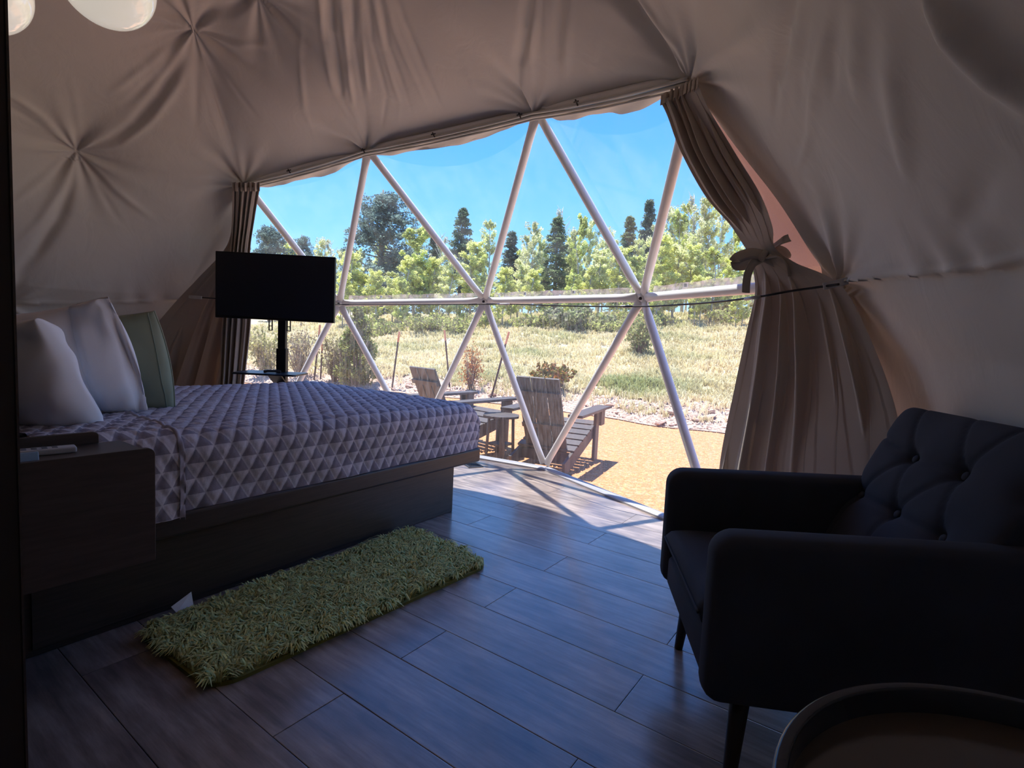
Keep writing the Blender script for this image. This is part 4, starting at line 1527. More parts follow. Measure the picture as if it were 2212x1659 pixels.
T0 = drape('h', LL2[:3], RL2[:3], [0.02, 0.02, 0.02], 6, 5, nrow=30)
H = np.array([T0[0] + np.array([0, 0, k]) for k in (0.035, 0.0, -0.03)])
mobj('heading', grid_mesh('heading', H - C1, M['curtain']), cl_)

# elastic cord across the window
cb = thing('elastic_cord', 'thin black cord stretched across the window at the middle bars', 'cord', NODE['m1'])
CB = NODE['m1'].copy()
pts = [(2.2172, 0.1710, 1.3068), (2.2577, 0.2347, 1.3026), (2.2998, 0.3472, 1.2915), (2.3346, 0.4520, 1.2761), (2.5991, 0.7036, 1.2771), (2.9162, 1.0385, 1.2873), (3.1587, 1.2708, 1.3010),
       (3.1658, 1.7291, 1.3018), (3.3847, 2.4656, 1.3337), (3.4103, 2.7420, 1.3357), (3.1762, 3.2767, 1.3119), (2.9348, 3.9783, 1.2911), (2.4977, 4.2284, 1.2775), (2.2546, 4.3621, 1.2715), (2.1350, 4.4963, 1.2725), (2.0250, 4.6168, 1.2741)]
G().tube(catmull(pts, 120) - CB, 0.0045, 8).build('cord', M['cord'], cb, True)
for a, b in (((2.2425, 0.2214, 1.3024), (2.2607, 0.1469, 1.3244)), ((2.0463, 4.5691, 1.2721), (1.9949, 4.6768, 1.2754))):
    a, b = np.array(a) - CB, np.array(b) - CB
    t = G().beam(a, b, 0.006, 0.026, (0, 0, 1)).build('strap_end', M['plastic_white'], cb, bevel=0.002)
    e = b + (b - a) * -0.08
    G().lathe([(0, -0.010), (0.007, -0.008), (0.007, 0.008), (0, 0.010)], e, 10, np.array(Matrix.Rotation(PI / 2, 3, 'Y'))).build('snap', M['steel'], t)
for a, b in (((2.3769, 0.5131, 1.2710), (2.3128, 0.4478, 1.2740)), ((3.1835, 1.3575, 1.3028), (3.1877, 1.4383, 1.3029)), ((3.3684, 2.4538, 1.3324), (3.3720, 2.5700, 1.3326))):
    G().tube([np.array(a) - CB, np.array(b) - CB], 0.0075, 8).build('cord_sleeve', M['plastic_white'], cb, True)

# ------------------------------------------------------------------ armchair
ch = thing('armchair', 'charcoal tufted armchair with flat arms and dark tapered legs', 'armchair', (1.51, 0.44, 0.0), math.radians(28.2))


def arm(sx):
    xo, xi = 0.352 * sx, 0.262 * sx
    prof = []

    def arc(cy, cz, r, a0, a1, n=8):
        for a in np.radians(np.linspace(a0, a1, n)):
            prof.append((cy + r * math.cos(a), cz + r * math.sin(a)))
    arc(-0.032, 0.282, 0.034, 0, -90, 5)
    arc(-0.74, 0.262, 0.02, 270, 180, 4)
    arc(-0.74, 0.645, 0.02, 180, 90, 4)
    arc(-0.052, 0.588, 0.055, 90, 0, 8)
    m_ = len(prof)
    g = G()
    # rounded top edges: three slices across
    th = abs(xo - xi)
    xs, ins = [], []
    for k in range(9):
        f = k / 8
        xs.append(min(xo, xi) + th * f)
        ins.append(0.020 * (1 - (1 - abs(2 * f - 1) ** 3) ** 0.5) if k not in (0, 8) else 0.020)
    c = np.array([-0.38, 0.45])
    V = []
    for x, i_ in zip(xs, ins):
        for (y, z) in prof:
            dy = np.clip((c[0] - y) * 3, -1, 1)
            dz = np.clip((c[1] - z) * 6, -1, 1)
            V.append((x, y + i_ * dy, z + i_ * dz))
    F = []
    for k in range(8):
        for j in range(m_):
            l = (j + 1) % m_
            F.append((k * m_ + j, k * m_ + l, (k + 1) * m_ + l, (k + 1) * m_ + j))
    F.append(tuple(range(m_ - 1, -1, -1)))
    F.append(tuple(8 * m_ + k for k in range(m_)))
    g.add(V, F)
    o = g.build('arm', M['charcoal'], ch, True)
    return o


arm(1)
arm(-1)
G().box((0, -0.36, 0.305), (0.524, 0.70, 0.105)).build('seat_rail', M['charcoal'], ch, True, bevel=0.022, seg=4)
# seat cushion, slightly crowned with a piped seam
N1, N2 = 40, 40
X, Y = np.meshgrid(np.linspace(-1, 1, N1), np.linspace(-1, 1, N2), indexing='ij')
ed = (1 - np.abs(X) ** 10) * (1 - np.abs(Y) ** 10)
top = np.stack([X * 0.258, -0.285 + Y * 0.288 + 0.006 * 0, 0.362 + 0.060 + 0.036 * ed ** 0.35 + 0.012 * (1 - X ** 2) * (1 - Y ** 2)], -1)
bt = np.stack([X * 0.254, -0.285 + Y * 0.280, 0.362 + 0.03 * (1 - ed ** 0.5)], -1)
top[..., 0] *= 1 - 0.02 * (1 - ed ** 0.3)
idx = np.arange(N1 * N2).reshape(N1, N2)
q1 = np.stack([idx[:-1, :-1], idx[1:, :-1], idx[1:, 1:], idx[:-1, 1:]], -1).reshape(-1, 4)
rim = list(idx[:, 0]) + list(idx[-1, 1:]) + list(idx[-2::-1, -1]) + list(idx[0, -2:0:-1])
q3 = np.array([(rim[i], rim[i] + N1 * N2, rim[(i + 1) % len(rim)] + N1 * N2, rim[(i + 1) % len(rim)]) for i in range(len(rim))])
sc_ = mobj('seat_cushion', quad_mesh('seat_cushion', np.concatenate([top.reshape(-1, 3), bt.reshape(-1, 3)]), np.concatenate([q1, q1[:, ::-1] + N1 * N2, q3]), M['charcoal']), ch)
pp = [top[i, -1] * np.array([1, 1, 1]) + np.array([0, 0.002, -0.006]) for i in range(N1)]
G().tube(np.array(pp), 0.004, 6).build('piping', M['charcoal'], sc_, True)
# tufted backrest: front face in the plane through (y -.50, z .42) and (y -.72, z .90)
a0 = np.array([0, -0.50, 0.42])
up_ = np.array([0, -0.22, 0.48])
HB = np.linalg.norm(up_)
up_ = up_ / HB
nb = np.cross((1, 0, 0), up_)
nb = nb if nb[1] > 0 else -nb
BTN = [(0.114, 0.38), (-0.088, 0.38), (-0.290, 0.38), (0.052, 0.215), (-0.140, 0.215), (0.244, 0.215)]
GRO = [((0.114, 0.38), (0.20, 0.56)), ((-0.088, 0.38), (0.0, 0.56)), ((-0.088, 0.38), (-0.20, 0.56)), ((0.114, 0.38), (0.052, 0.215)),
       ((-0.088, 0.38), (0.052, 0.215)), ((-0.088, 0.38), (-0.14, 0.215)), ((0.114, 0.38), (0.244, 0.215)), ((0.244, 0.215), (0.31, 0.30)),
       ((0.114, 0.38), (-0.088, 0.38)), ((0.052, 0.215), (-0.14, 0.215)), ((0.244, 0.215), (0.052, 0.215)), ((0.114, 0.38), (0.31, 0.42)),
       ((0.052, 0.215), (0.08, 0.0)), ((-0.14, 0.215), (-0.12, 0.0)), ((0.244, 0.215), (0.24, 0.0))]
NU, NV = 110, 100
uu = np.sin(np.linspace(-PI / 2, PI / 2, NU))
vv = 0.5 + 0.5 * np.sin(np.linspace(-PI / 2, PI / 2, NV))
U_, V_ = np.meshgrid(uu, vv, indexing='ij')
X = U_ * (0.300 - 0.010 * V_)
Hh = V_ * (HB + 0.004)
# rounded upper corners
cutc = np.clip((np.abs(X) - 0.24) / 0.06, 0, 1) ** 2 * np.clip((V_ - 0.80) / 0.2, 0, 1)
Hh = Hh - 0.03 * cutc
bul = 0.030 * ((1 - np.abs(U_) ** 8) * (1 - np.abs(2 * V_ - 1) ** 8)) ** 0.5
dep_ = bul.copy()
for bx, bz in BTN:
    r = np.hypot(X - bx, Hh - bz)
    dep_ -= 0.034 * np.exp(-(r / 0.034) ** 1.3)
for (ax, az_), (bx, bz) in GRO:
    L2 = (bx - ax) ** 2 + (bz - az_) ** 2
    t = np.clip(((X - ax) * (bx - ax) + (Hh - az_) * (bz - az_)) / L2, 0, 1)
    r = np.hypot(X - ax - t * (bx - ax), Hh - az_ - t * (bz - az_))
    dep_ -= 0.009 * np.exp(-(r / 0.008) ** 1.2)
front = a0 + X[..., None] * np.array([1, 0, 0]) + Hh[..., None] * up_ + dep_[..., None] * nb
back_ = a0 + X[..., None] * np.array([1, 0, 0]) + Hh[..., None] * up_ - (0.085 + 0.02 * (1 - V_))[..., None] * nb
idx = np.arange(NU * NV).reshape(NU, NV)
q1 = np.stack([idx[:-1, :-1], idx[1:, :-1], idx[1:, 1:], idx[:-1, 1:]], -1).reshape(-1, 4)
rim = list(idx[:, 0]) + list(idx[-1, 1:]) + list(idx[-2::-1, -1]) + list(idx[0, -2:0:-1])
q3 = np.array([(rim[i], rim[i] + NU * NV, rim[(i + 1) % len(rim)] + NU * NV, rim[(i + 1) % len(rim)]) for i in range(len(rim))])
bk_ = mobj('backrest', quad_mesh('backrest', np.concatenate([front.reshape(-1, 3), back_.reshape(-1, 3)]), np.concatenate([q1[:, ::-1], q1 + NU * NV, q3[:, ::-1]]), M['charcoal']), ch)
bR = np.array([(1, 0, 0), np.cross(nb, (1, 0, 0)), nb]).T
for bx, bz in BTN:
    G().lathe([(0, -0.004), (0.012, -0.003), (0.012, 0.001), (0.008, 0.004), (0, 0.005)], a0 + bx * np.array([1, 0, 0]) + bz * up_ + 0.0 * nb, 12, bR).build('button', M['charcoal'], bk_, True)
for sx in (-1, 1):
    for (yt, yb_) in ((-0.10, -0.079), (-0.62, -0.68)):
        g = G()
        P_ = [(sx * 0.285, yt, 0.262), (sx * 0.309, yb_, 0.0)]
        g.tube(P_, 0.024, 14, scale=[(1, 1), (0.58, 0.58)], ups=(0, 1, 0))
        g.build('leg', M['leg_wood'], ch, True)

# ------------------------------------------------------------------ round side table in the corner
tb = thing('side_table', 'round side table with a raised black rim at the lower right', 'table', (0.524, -0.206, 0.0))
RT = 0.2600
G().lathe([(0, 0.652), (RT - 0.010, 0.652), (RT - 0.010, 0.662), (0, 0.662)], seg=72).build('table_top', M['table_top'], tb)
G().lathe([(RT - 0.0125, 0.645), (RT - 0.001, 0.645), (RT, 0.650), (RT, 0.688), (RT - 0.002, 0.690), (RT - 0.011, 0.690), (RT - 0.0125, 0.688), (RT - 0.0125, 0.645)], seg=96).build('rim', M['table_rim'], tb, True, bevel=0.001)
for k in range(3):
    a = 2 * PI * k / 3 + 0.5
    G().tube([(0.14 * math.cos(a), 0.14 * math.sin(a), 0.652), (0.20 * math.cos(a), 0.20 * math.sin(a), 0.0)], 0.018, 12, scale=[(1, 1), (0.6, 0.6)], ups=(0, 1, 0)).build('leg', M['leg_wood'], tb, True)

# ------------------------------------------------------------------ pendant lamps
for i, (px, lab) in enumerate((((0.4679, 1.4936, 1.8034), 'cream glass globe pendant at the top left, the one seen almost whole'),
                               ((0.2858, 1.6375, 1.7419), 'cream glass globe pendant cut off by the left corner of the view'))):
    pl = thing('pendant_lamp', lab, 'lamp', px, group='globe pendants over the bedside')
    r = 0.093 if i == 0 else 0.089
    prof = [(r * math.sin(t) + (0.0), -r * math.cos(t)) for t in np.linspace(0, PI - 0.42, 26)]
    prof[0] = (0.0, -r)
    G().lathe(prof, seg=40).build('globe', M['cream_glass'], pl, True)
    ztop = prof[-1][1]
    G().lathe([(0, ztop + 0.05), (0.02, ztop + 0.05), (0.043, ztop + 0.012), (0.043, ztop - 0.004), (0, ztop - 0.004)][::-1], seg=24).build('cap', M['brass'], pl, True)
    hz = ZC + math.sqrt(max((RS - 0.10) ** 2 - (px[0] - OX) ** 2 - (px[1] - OY) ** 2, 0)) - px[2]
    G().tube([(0, 0, ztop + 0.045), (0, 0, hz)], 0.004, 8, ups=(0, 1, 0)).build('hanging_cord', M['cord'], pl, True)

# ------------------------------------------------------------------ ground outside
def x_edge(y):
    y = np.asarray(y, float)
    return 7.68 - 0.35 * np.maximum(y - 6.5, 0) - 0.02 * np.maximum(y - 6.5, 0) ** 2 + 0.10 * np.sin(1.7 * y) + 0.06 * np.sin(4.1 * y)


def rnd2(x, y, k=0.0):
    return np.sin(1.3 * x + 2.1 * y + k) * np.sin(2.3 * x - 1.1 * y + 1.7 * k) + 0.5 * np.sin(4.7 * x + 3.9 * y - k) * np.sin(3.1 * x - 5.3 * y + k)


def terrain(x, y):
    x, y = np.asarray(x, float), np.asarray(y, float)
    s = x - x_edge(y)
    az = np.degrees(np.arctan2(y, x))
    k = np.interp(az, [5, 25, 40, 52, 65], [1.35, 1.2, 1.0, 0.72, 0.35])
    bank = np.interp(s, [-0.1, 0.35, 0.9, 1.5], [0, 0.13, 0.24, 0.30])
    hill = 0.118 * np.maximum(s - 1.3, 0) * k
    hill = np.where(s > 17, 0.118 * (17 - 1.3) * k + (s - 17) * 0.03, hill)
    rough = np.clip(s / 0.5, 0, 1) * 0.045 * rnd2(1.4 * x, 1.4 * y) + np.clip((s - 1.5) / 3, 0, 1) * 0.10 * rnd2(0.45 * x, 0.45 * y, 2.0)
    return -0.10 + bank + hill + rough


def ground_patch(name, s0, s1, ns, y0, y1, ny, mat, label, dz=0.0):
    S_, Y_ = np.meshgrid(np.linspace(0, 1, ns) ** 1.5 * (s1 - s0) + s0, np.linspace(y0, y1, ny), indexing='ij')
    X_ = x_edge(Y_) + S_
    Z_ = terrain(X_, Y_) + dz
    o = mobj(name, grid_mesh(name, np.stack([X_, Y_, Z_], -1), mat, flip=True))
    return tag(o, label, kind='structure')


# gravel patio, flat, running under the dome deck
gv = G()
ys = np.linspace(-9, 22, 90)
Xg = np.stack([np.linspace(-9, 0, 90) * 0 - 9.0, x_edge(ys) + 0.12], 1)
V = [(x, y, -0.10) for (x, _), y in zip(Xg, ys)] + [(x, y, -0.10) for (_, x), y in zip(Xg, ys)]
gv.add(V, [(i, i + 90, i + 91, i + 1) for i in range(89)])
gravel = tag(gv.build('gravel_ground', M['gravel']), 'golden tan crushed gravel patio outside the window', kind='structure')
ground_patch('rubble_bank', -0.05, 1.9, 26, -9, 22, 420, M['soil'], 'pinkish rubble bank edging the gravel')
ground_patch('grass_hill', 1.15, 75.0, 90, -30, 95, 330, M['turf'], 'dry grassy hillside rising behind the gravel', 0.012)

# crushed stones lying loose on the gravel
NG = 15000
gx = 3.6 + 4.1 * rng.random(NG)
gy = -0.6 + 7.5 * rng.random(NG) ** 1.3
ok = (gx < x_edge(gy)) & (gx > 3.75 - 0.1 * np.abs(gy - 2.6))
gx, gy = gx[ok], gy[ok]
n = len(gx)
rad = rng.uniform(0.006, 0.014, n)
oct_ = np.array([(1, 0, 0), (0, 1, 0), (-1, 0, 0), (0, -1, 0), (0, 0, 1.0)])
V = oct_[None] * rad[:, None, None] * rng.uniform(0.6, 1.3, (n, 5, 3)) + np.stack([gx, gy, np.full(n, -0.101)], -1)[:, None]
Q = (np.arange(n)[:, None, None] * 5 + np.array([(0, 1, 4), (1, 2, 4), (2, 3, 4), (3, 0, 4)])[None]).reshape(-1, 3)
tc_ = np.array(lin((220, 158, 110)))[None] * rng.uniform(0.72, 1.18, n)[:, None]
M['pebble'] = tint_mat('loose_gravel', 0.9, 0.0)
o = mobj('loose_gravel', quad_mesh('loose_gravel', V.reshape(-1, 3), Q, M['pebble'], color=np.repeat(tc_, 5, 0), smooth=False))
tag(o, 'loose tan gravel stones scattered over the patio', 'gravel', kind='stuff')

# stones of the rubble bank
stone_me = []
for k in range(6):
    V = []
    rs = np.random.default_rng(40 + k)
    for (r, z) in ((0.0, -0.5), (0.75, -0.3), (1.0, 0.05), (0.7, 0.42), (0.0, 0.55)):
        if r == 0:
            V.append((0, 0, z))
        else:
            for a in range(6):
                q = r * rs.uniform(0.7, 1.25)
                V.append((q * math.cos(a * PI / 3 + rs.uniform(-.2, .2)), q * math.sin(a * PI / 3), z + rs.uniform(-.12, .12)))
    F = [(0, 1 + (a + 1) % 6, 1 + a) for a in range(6)]
    for ring in (1, 7):
        F += [(ring + a, ring + (a + 1) % 6, ring + 6 + (a + 1) % 6, ring + 6 + a) for a in range(6)]
    F += [(13 + a, 13 + (a + 1) % 6, 19) for a in range(6)]
    g = G()
    g.add(V, F)
    stone_me.append(g.mesh('stone', M['stone'], False))
rub = bpy.data.objects['rubble_bank']
for i in range(290):
    y = random.uniform(0.6, 8.4)
    s = abs(random.gauss(0.35, 0.42)) + 0.02
    x = float(x_edge(y)) + min(s, 1.5)
    r = random.uniform(0.02, 0.05) if random.random() < 0.9 else random.uniform(0.06, 0.10)
    o = mobj('stone', random.choice(stone_me), rub, (x, y, float(terrain(x, y)) + r * 0.15), (random.uniform(-.4, .4), random.uniform(-.4, .4), random.uniform(0, 6)))
    o.scale = (r * random.uniform(.8, 1.5), r, r * random.uniform(.5, .8))
NS_ = 5200
sy = rng.uniform(-0.5, 12, NS_)
sx = x_edge(sy) + np.abs(rng.normal(0.35, 0.5, NS_)).clip(0, 1.7)
rad = rng.uniform(0.012, 0.035, NS_)
V = oct_[None] * rad[:, None, None] * rng.uniform(0.6, 1.4, (NS_, 5, 3)) + np.stack([sx, sy, terrain(sx, sy)], -1)[:, None]
Q = (np.arange(NS_)[:, None, None] * 5 + np.array([(0, 1, 4), (1, 2, 4), (2, 3, 4), (3, 0, 4)])[None]).reshape(-1, 3)
tc_ = np.array(lin((198, 172, 154)))[None] * rng.uniform(0.6, 1.2, NS_)[:, None]
o = mobj('small_rubble', quad_mesh('small_rubble', V.reshape(-1, 3), Q, M['pebble'], color=np.repeat(tc_, 5, 0), smooth=False), rub)
o['kind'] = 'stuff'


# ------------------------------------------------------------------ plants
def blades(P, hgt, wid, lean, tint, per, spread):
    """tufts of grass: P base points; returns quad vertex array, faces, colours"""
    n = len(P) * per
    B = np.repeat(P, per, 0)
    th = rng.uniform(0, 2 * PI, n)
    hh = np.repeat(hgt, per) * rng.uniform(0.6, 1.15, n)
    off = np.stack([np.cos(th), np.sin(th), np.zeros(n)], -1)
    B = B + off * (np.repeat(spread, per) * rng.random(n))[:, None]
    th2 = th + rng.normal(0, 0.8, n)
    d = np.stack([np.cos(th2), np.sin(th2), np.zeros(n)], -1)
    w = np.stack([-np.sin(th2), np.cos(th2), np.zeros(n)], -1) * (np.repeat(wid, per))[:, None]
    ln = rng.uniform(0.25, 1.0, n) * lean
    m = B + d * (hh * ln * 0.35)[:, None] + np.array([0, 0, 1.0]) * (hh * 0.62)[:, None]
    t = B + d * (hh * ln)[:, None] + np.array([0, 0, 1.0]) * (hh * (1 - 0.35 * ln))[:, None]
    V = np.stack([B - w, B + w, m + w * .7, m - w * .7, t], 1).reshape(-1, 3)
    i = np.arange(n)[:, None] * 5
    F = np.concatenate([i + np.array([0, 1, 2]), i + np.array([0, 2, 3]), i + np.array([3, 2, 4])], 0)
    c = np.repeat(tint, per, 0) * rng.uniform(0.8, 1.2, (n, 1))
    return V, F, np.repeat(c, 5, 0)


NT = 21000
az = np.radians(rng.uniform(4, 68, NT))
rr = 8.2 + 20 * rng.random(NT) ** 1.5
tx, ty = rr * np.cos(az), rr * np.sin(az)
s = tx - x_edge(ty)
den = np.clip((s - 0.7) / 1.2, 0, 1) + 0.10
ok = (s > 0.25) & (rng.random(NT) < den)
tx, ty, s, rr = tx[ok], ty[ok], s[ok], rr[ok]
green = np.clip(0.20 + 0.34 * rnd2(0.5 * tx, 0.5 * ty, 1.0), 0, 1)
lush = np.exp(-(((tx - 9.3) / 0.9) ** 2 + ((ty - 4.0) / 0.75) ** 2))
green = np.clip(green + 0.7 * lush, 0, 1)
straw, grn = np.array(lin((232, 218, 180))), np.array(lin((168, 174, 118)))
tint = straw[None] * (1 - green[:, None]) + grn[None] * green[:, None]
hgt = 0.09 + 0.005 * rr + 0.05 * lush + 0.03 * rng.random(len(tx))
V, F, C = blades(np.stack([tx, ty, terrain(tx, ty)], -1), hgt, 0.004 + 0.0009 * rr, 0.9, tint, 8, 0.05 + 0.004 * rr)
o = mobj('hill_grass', quad_mesh('hill_grass', V, F, M['grass'], color=C, smooth=False))
tag(o, 'tufts of dry straw coloured and green grass over the hillside', 'grass', kind='stuff')


def leaf_cloud(C, R, n, size, tint, var, rs, droop=0.0, flat=0.0):
    """n small leaf quads scattered through ellipsoid blobs C (k,3) with radii R (k,3)"""
    k = rs.integers(0, len(C), n)
    v = rs.normal(0, 1, (n, 3))
    v /= np.linalg.norm(v, axis=1)[:, None]
    P = C[k] + v * R[k] * (rs.random(n) ** 0.45)[:, None]
    a = rs.normal(0, 1, (n, 3))
    a[:, 2] -= droop
    a /= np.linalg.norm(a, axis=1)[:, None]
    b = np.cross(a, rs.normal(0, 1, (n, 3)))
    b /= np.linalg.norm(b, axis=1)[:, None] + 1e-9
    sz = size * rs.uniform(0.6, 1.3, n)[:, None]
    V = np.stack([P - a * sz * .5 - b * sz * .35, P - a * sz * .5 + b * sz * .35, P + a * sz * .6 + b * sz * .3, P + a * sz * .6 - b * sz * .3], 1)
    c = tint[None] * (1 + var * rs.normal(0, 1, (n, 1))).clip(0.45, 1.7)
    # every blob its own shade
    sh = rs.uniform(0.75, 1.2, len(C))
    c = c * sh[k][:, None]
    return V.reshape(-1, 3), np.arange(4 * n).reshape(n, 4), np.repeat(c, 4, 0)


def merge(parts):
    V, F, C, o = [], [], [], 0
    for v, f, c in parts:
        V.append(v)
        F.append(f + o)
        C.append(c)
        o += len(v)
    return np.concatenate(V), np.concatenate(F), np.concatenate(C)


def limb_mesh(name, limbs, mat, seg=6):
    g = G()
    for pts, r0, r1 in limbs:
        n_ = len(pts)
        g.tube(pts, 1.0, seg, scale=[(r0 + (r1 - r0) * i / (n_ - 1),) * 2 for i in range(n_)], ups=(0.3, 1, 0.1))
    return g.mesh(name, mat, True)


def aspen_proto(k):
    """young aspen of unit height: several thin stems, loose yellow-green crown"""
    rs = np.random.default_rng(100 + k)
    limbs, C, R = [], [], []
    base = [np.array([0, 0, -0.03]), np.array([rs.normal(0, .01), rs.normal(0, .01), 0.35]), np.array([rs.normal(0, .02), rs.normal(0, .02), 0.7]), np.array([rs.normal(0, .025), rs.normal(0, .025), 1.0])]
    limbs.append((base, 0.011, 0.002))
    for j in range(44):
        h = rs.uniform(0.14, 0.98)
        i = 0 if h < 0.35 else (1 if h < 0.7 else 2)
        hs = [(-0.03, .35), (.35, .7), (.7, 1.0)][i]
        p = base[i] + (base[i + 1] - base[i]) * (h - hs[0]) / (hs[1] - hs[0])
        a = rs.uniform(0, 2 * PI)
        ln = (0.035 + 0.10 * (1 - h) ** 0.5) * rs.uniform(0.6, 1.25) * (0.8 if h < 0.35 else 1)
        q = p + np.array([math.cos(a) * ln, math.sin(a) * ln, ln * rs.uniform(0.6, 1.5)])
        limbs.append(([p, (p + q) / 2 + np.array([0, 0, -0.006]), q], 0.0028, 0.0010))
        if k == 4 and rs.random() < 0.75:
            continue
        for f, rr_ in ((1.0, 0.030), (0.7, 0.026), (0.4, 0.022)):
            C.append(p * (1 - f) + q * f)
            R.append(np.array([0.9, 0.9, 1.35]) * rr_ * rs.uniform(0.6, 1.25))
    tint = np.array(lin([(226, 228, 150), (230, 232, 176), (214, 220, 142), (232, 232, 188), (210, 210, 186)][k]))
    V, F, Cc = leaf_cloud(np.array(C), np.array(R), [11000, 8500, 12000, 7500, 1800][k], 0.0115, tint, 0.24, rs)
    return limb_mesh('trunk', limbs, M['aspen_bark'], 5), quad_mesh('foliage', V, F, M['leaf'], color=Cc, smooth=False)


def spruce_proto(k):
    rs = np.random.default_rng(200 + k)
    limbs = [([np.array([0, 0, -0.03]), np.array([0, 0, 0.5]), np.array([0, 0, 1.0])], 0.016, 0.002)]
    C, R = [], []
    for j in range(190):
        h = 0.05 + 0.94 * rs.random() ** 0.85
        ln = (0.20 if k != 2 else 0.15) * (1.02 - h) ** 0.8 * rs.uniform(0.7, 1.15)
        a = rs.uniform(0, 2 * PI)
        tip = np.array([math.cos(a) * ln, math.sin(a) * ln, h - 0.25 * ln + 0.01])
        if j % 3 == 0:
            limbs.append(([np.array([0, 0, h]), tip], 0.003, 0.001))
        for f in (0.35, 0.65, 0.95):
            C.append(np.array([0, 0, h]) * (1 - f) + tip * f)
            R.append(np.array([1, 1, 0.8]) * 0.026 * (1.3 - f * 0.5))
    tint = np.array(lin([(120, 138, 112), (134, 150, 110), (112, 128, 110)][k]))
    V, F, Cc = leaf_cloud(np.array(C), np.array(R), 11000, 0.0115, tint, 0.22, rs, 0.5)
    return limb_mesh('trunk', limbs, M['bark'], 5), quad_mesh('foliage', V, F, M['leaf'], color=Cc, smooth=False)


def pine_proto(k):
    """broad ponderosa-like pine: upswept limbs ending in rounded needle tufts"""
    rs = np.random.default_rng(300 + k)
    limbs = [([np.array([0, 0, -0.03]), np.array([0.005, 0, 0.4]), np.array([-0.01, 0.01, 0.75]), np.array([0, 0, 0.97])], 0.02, 0.004)]
    C, R = [], []
    for j in range(110):
        h = rs.uniform(0.04, 0.97)
        ln = 0.33 * min(1, (h + 0.14) / 0.30) * (1.03 - h) ** 0.6 * rs.uniform(0.4, 1.15)
        a = rs.uniform(0, 2 * PI)
        p = np.array([0, 0, h * 0.93])
        q = p + np.array([math.cos(a) * ln, math.sin(a) * ln, ln * rs.uniform(0.05, 0.45)])
        limbs.append(([p, (p + q) / 2 - np.array([0, 0, 0.012]), q], 0.005, 0.002))
        for f in (0.45, 0.7, 0.9, 1.0):
            for _ in range(2):
                C.append(p * (1 - f) + q * f + rs.normal(0, 0.02, 3))
                R.append(np.array([1, 1, 0.9]) * rs.uniform(0.018, 0.034))
    tint = np.array(lin((118, 138, 130)))
    V, F, Cc = leaf_cloud(np.array(C), np.array(R), 24000, 0.0100, tint, 0.22, rs, -0.8)
    return limb_mesh('trunk', limbs, M['bark'], 6), quad_mesh('foliage', V, F, M['leaf'], color=Cc, smooth=False)


ASP = [aspen_proto(k) for k in range(5)]
SPR = [spruce_proto(k) for k in range(3)]
PIN = [pine_proto(0)]


def tree(name, protos, pxbear, dist, h, label, wide=1.0, group=None, rot=None):
    """plant a tree on the hillside on the bearing pxbear (degrees) at a distance"""
    a = math.radians(pxbear)
    x, y = dist * math.cos(a), dist * math.sin(a)
    z = float(terrain(x, y))
    t = thing(name, label, 'tree', (x, y, z), random.uniform(0, 6) if rot is None else rot, group)
    tr_, fo = protos
    o = mobj('trunk', tr_, t)
    o.scale = (h * wide, h * wide, h)
    o = mobj('foliage', fo, t)
    o.scale = (h * wide, h * wide, h)
    return t


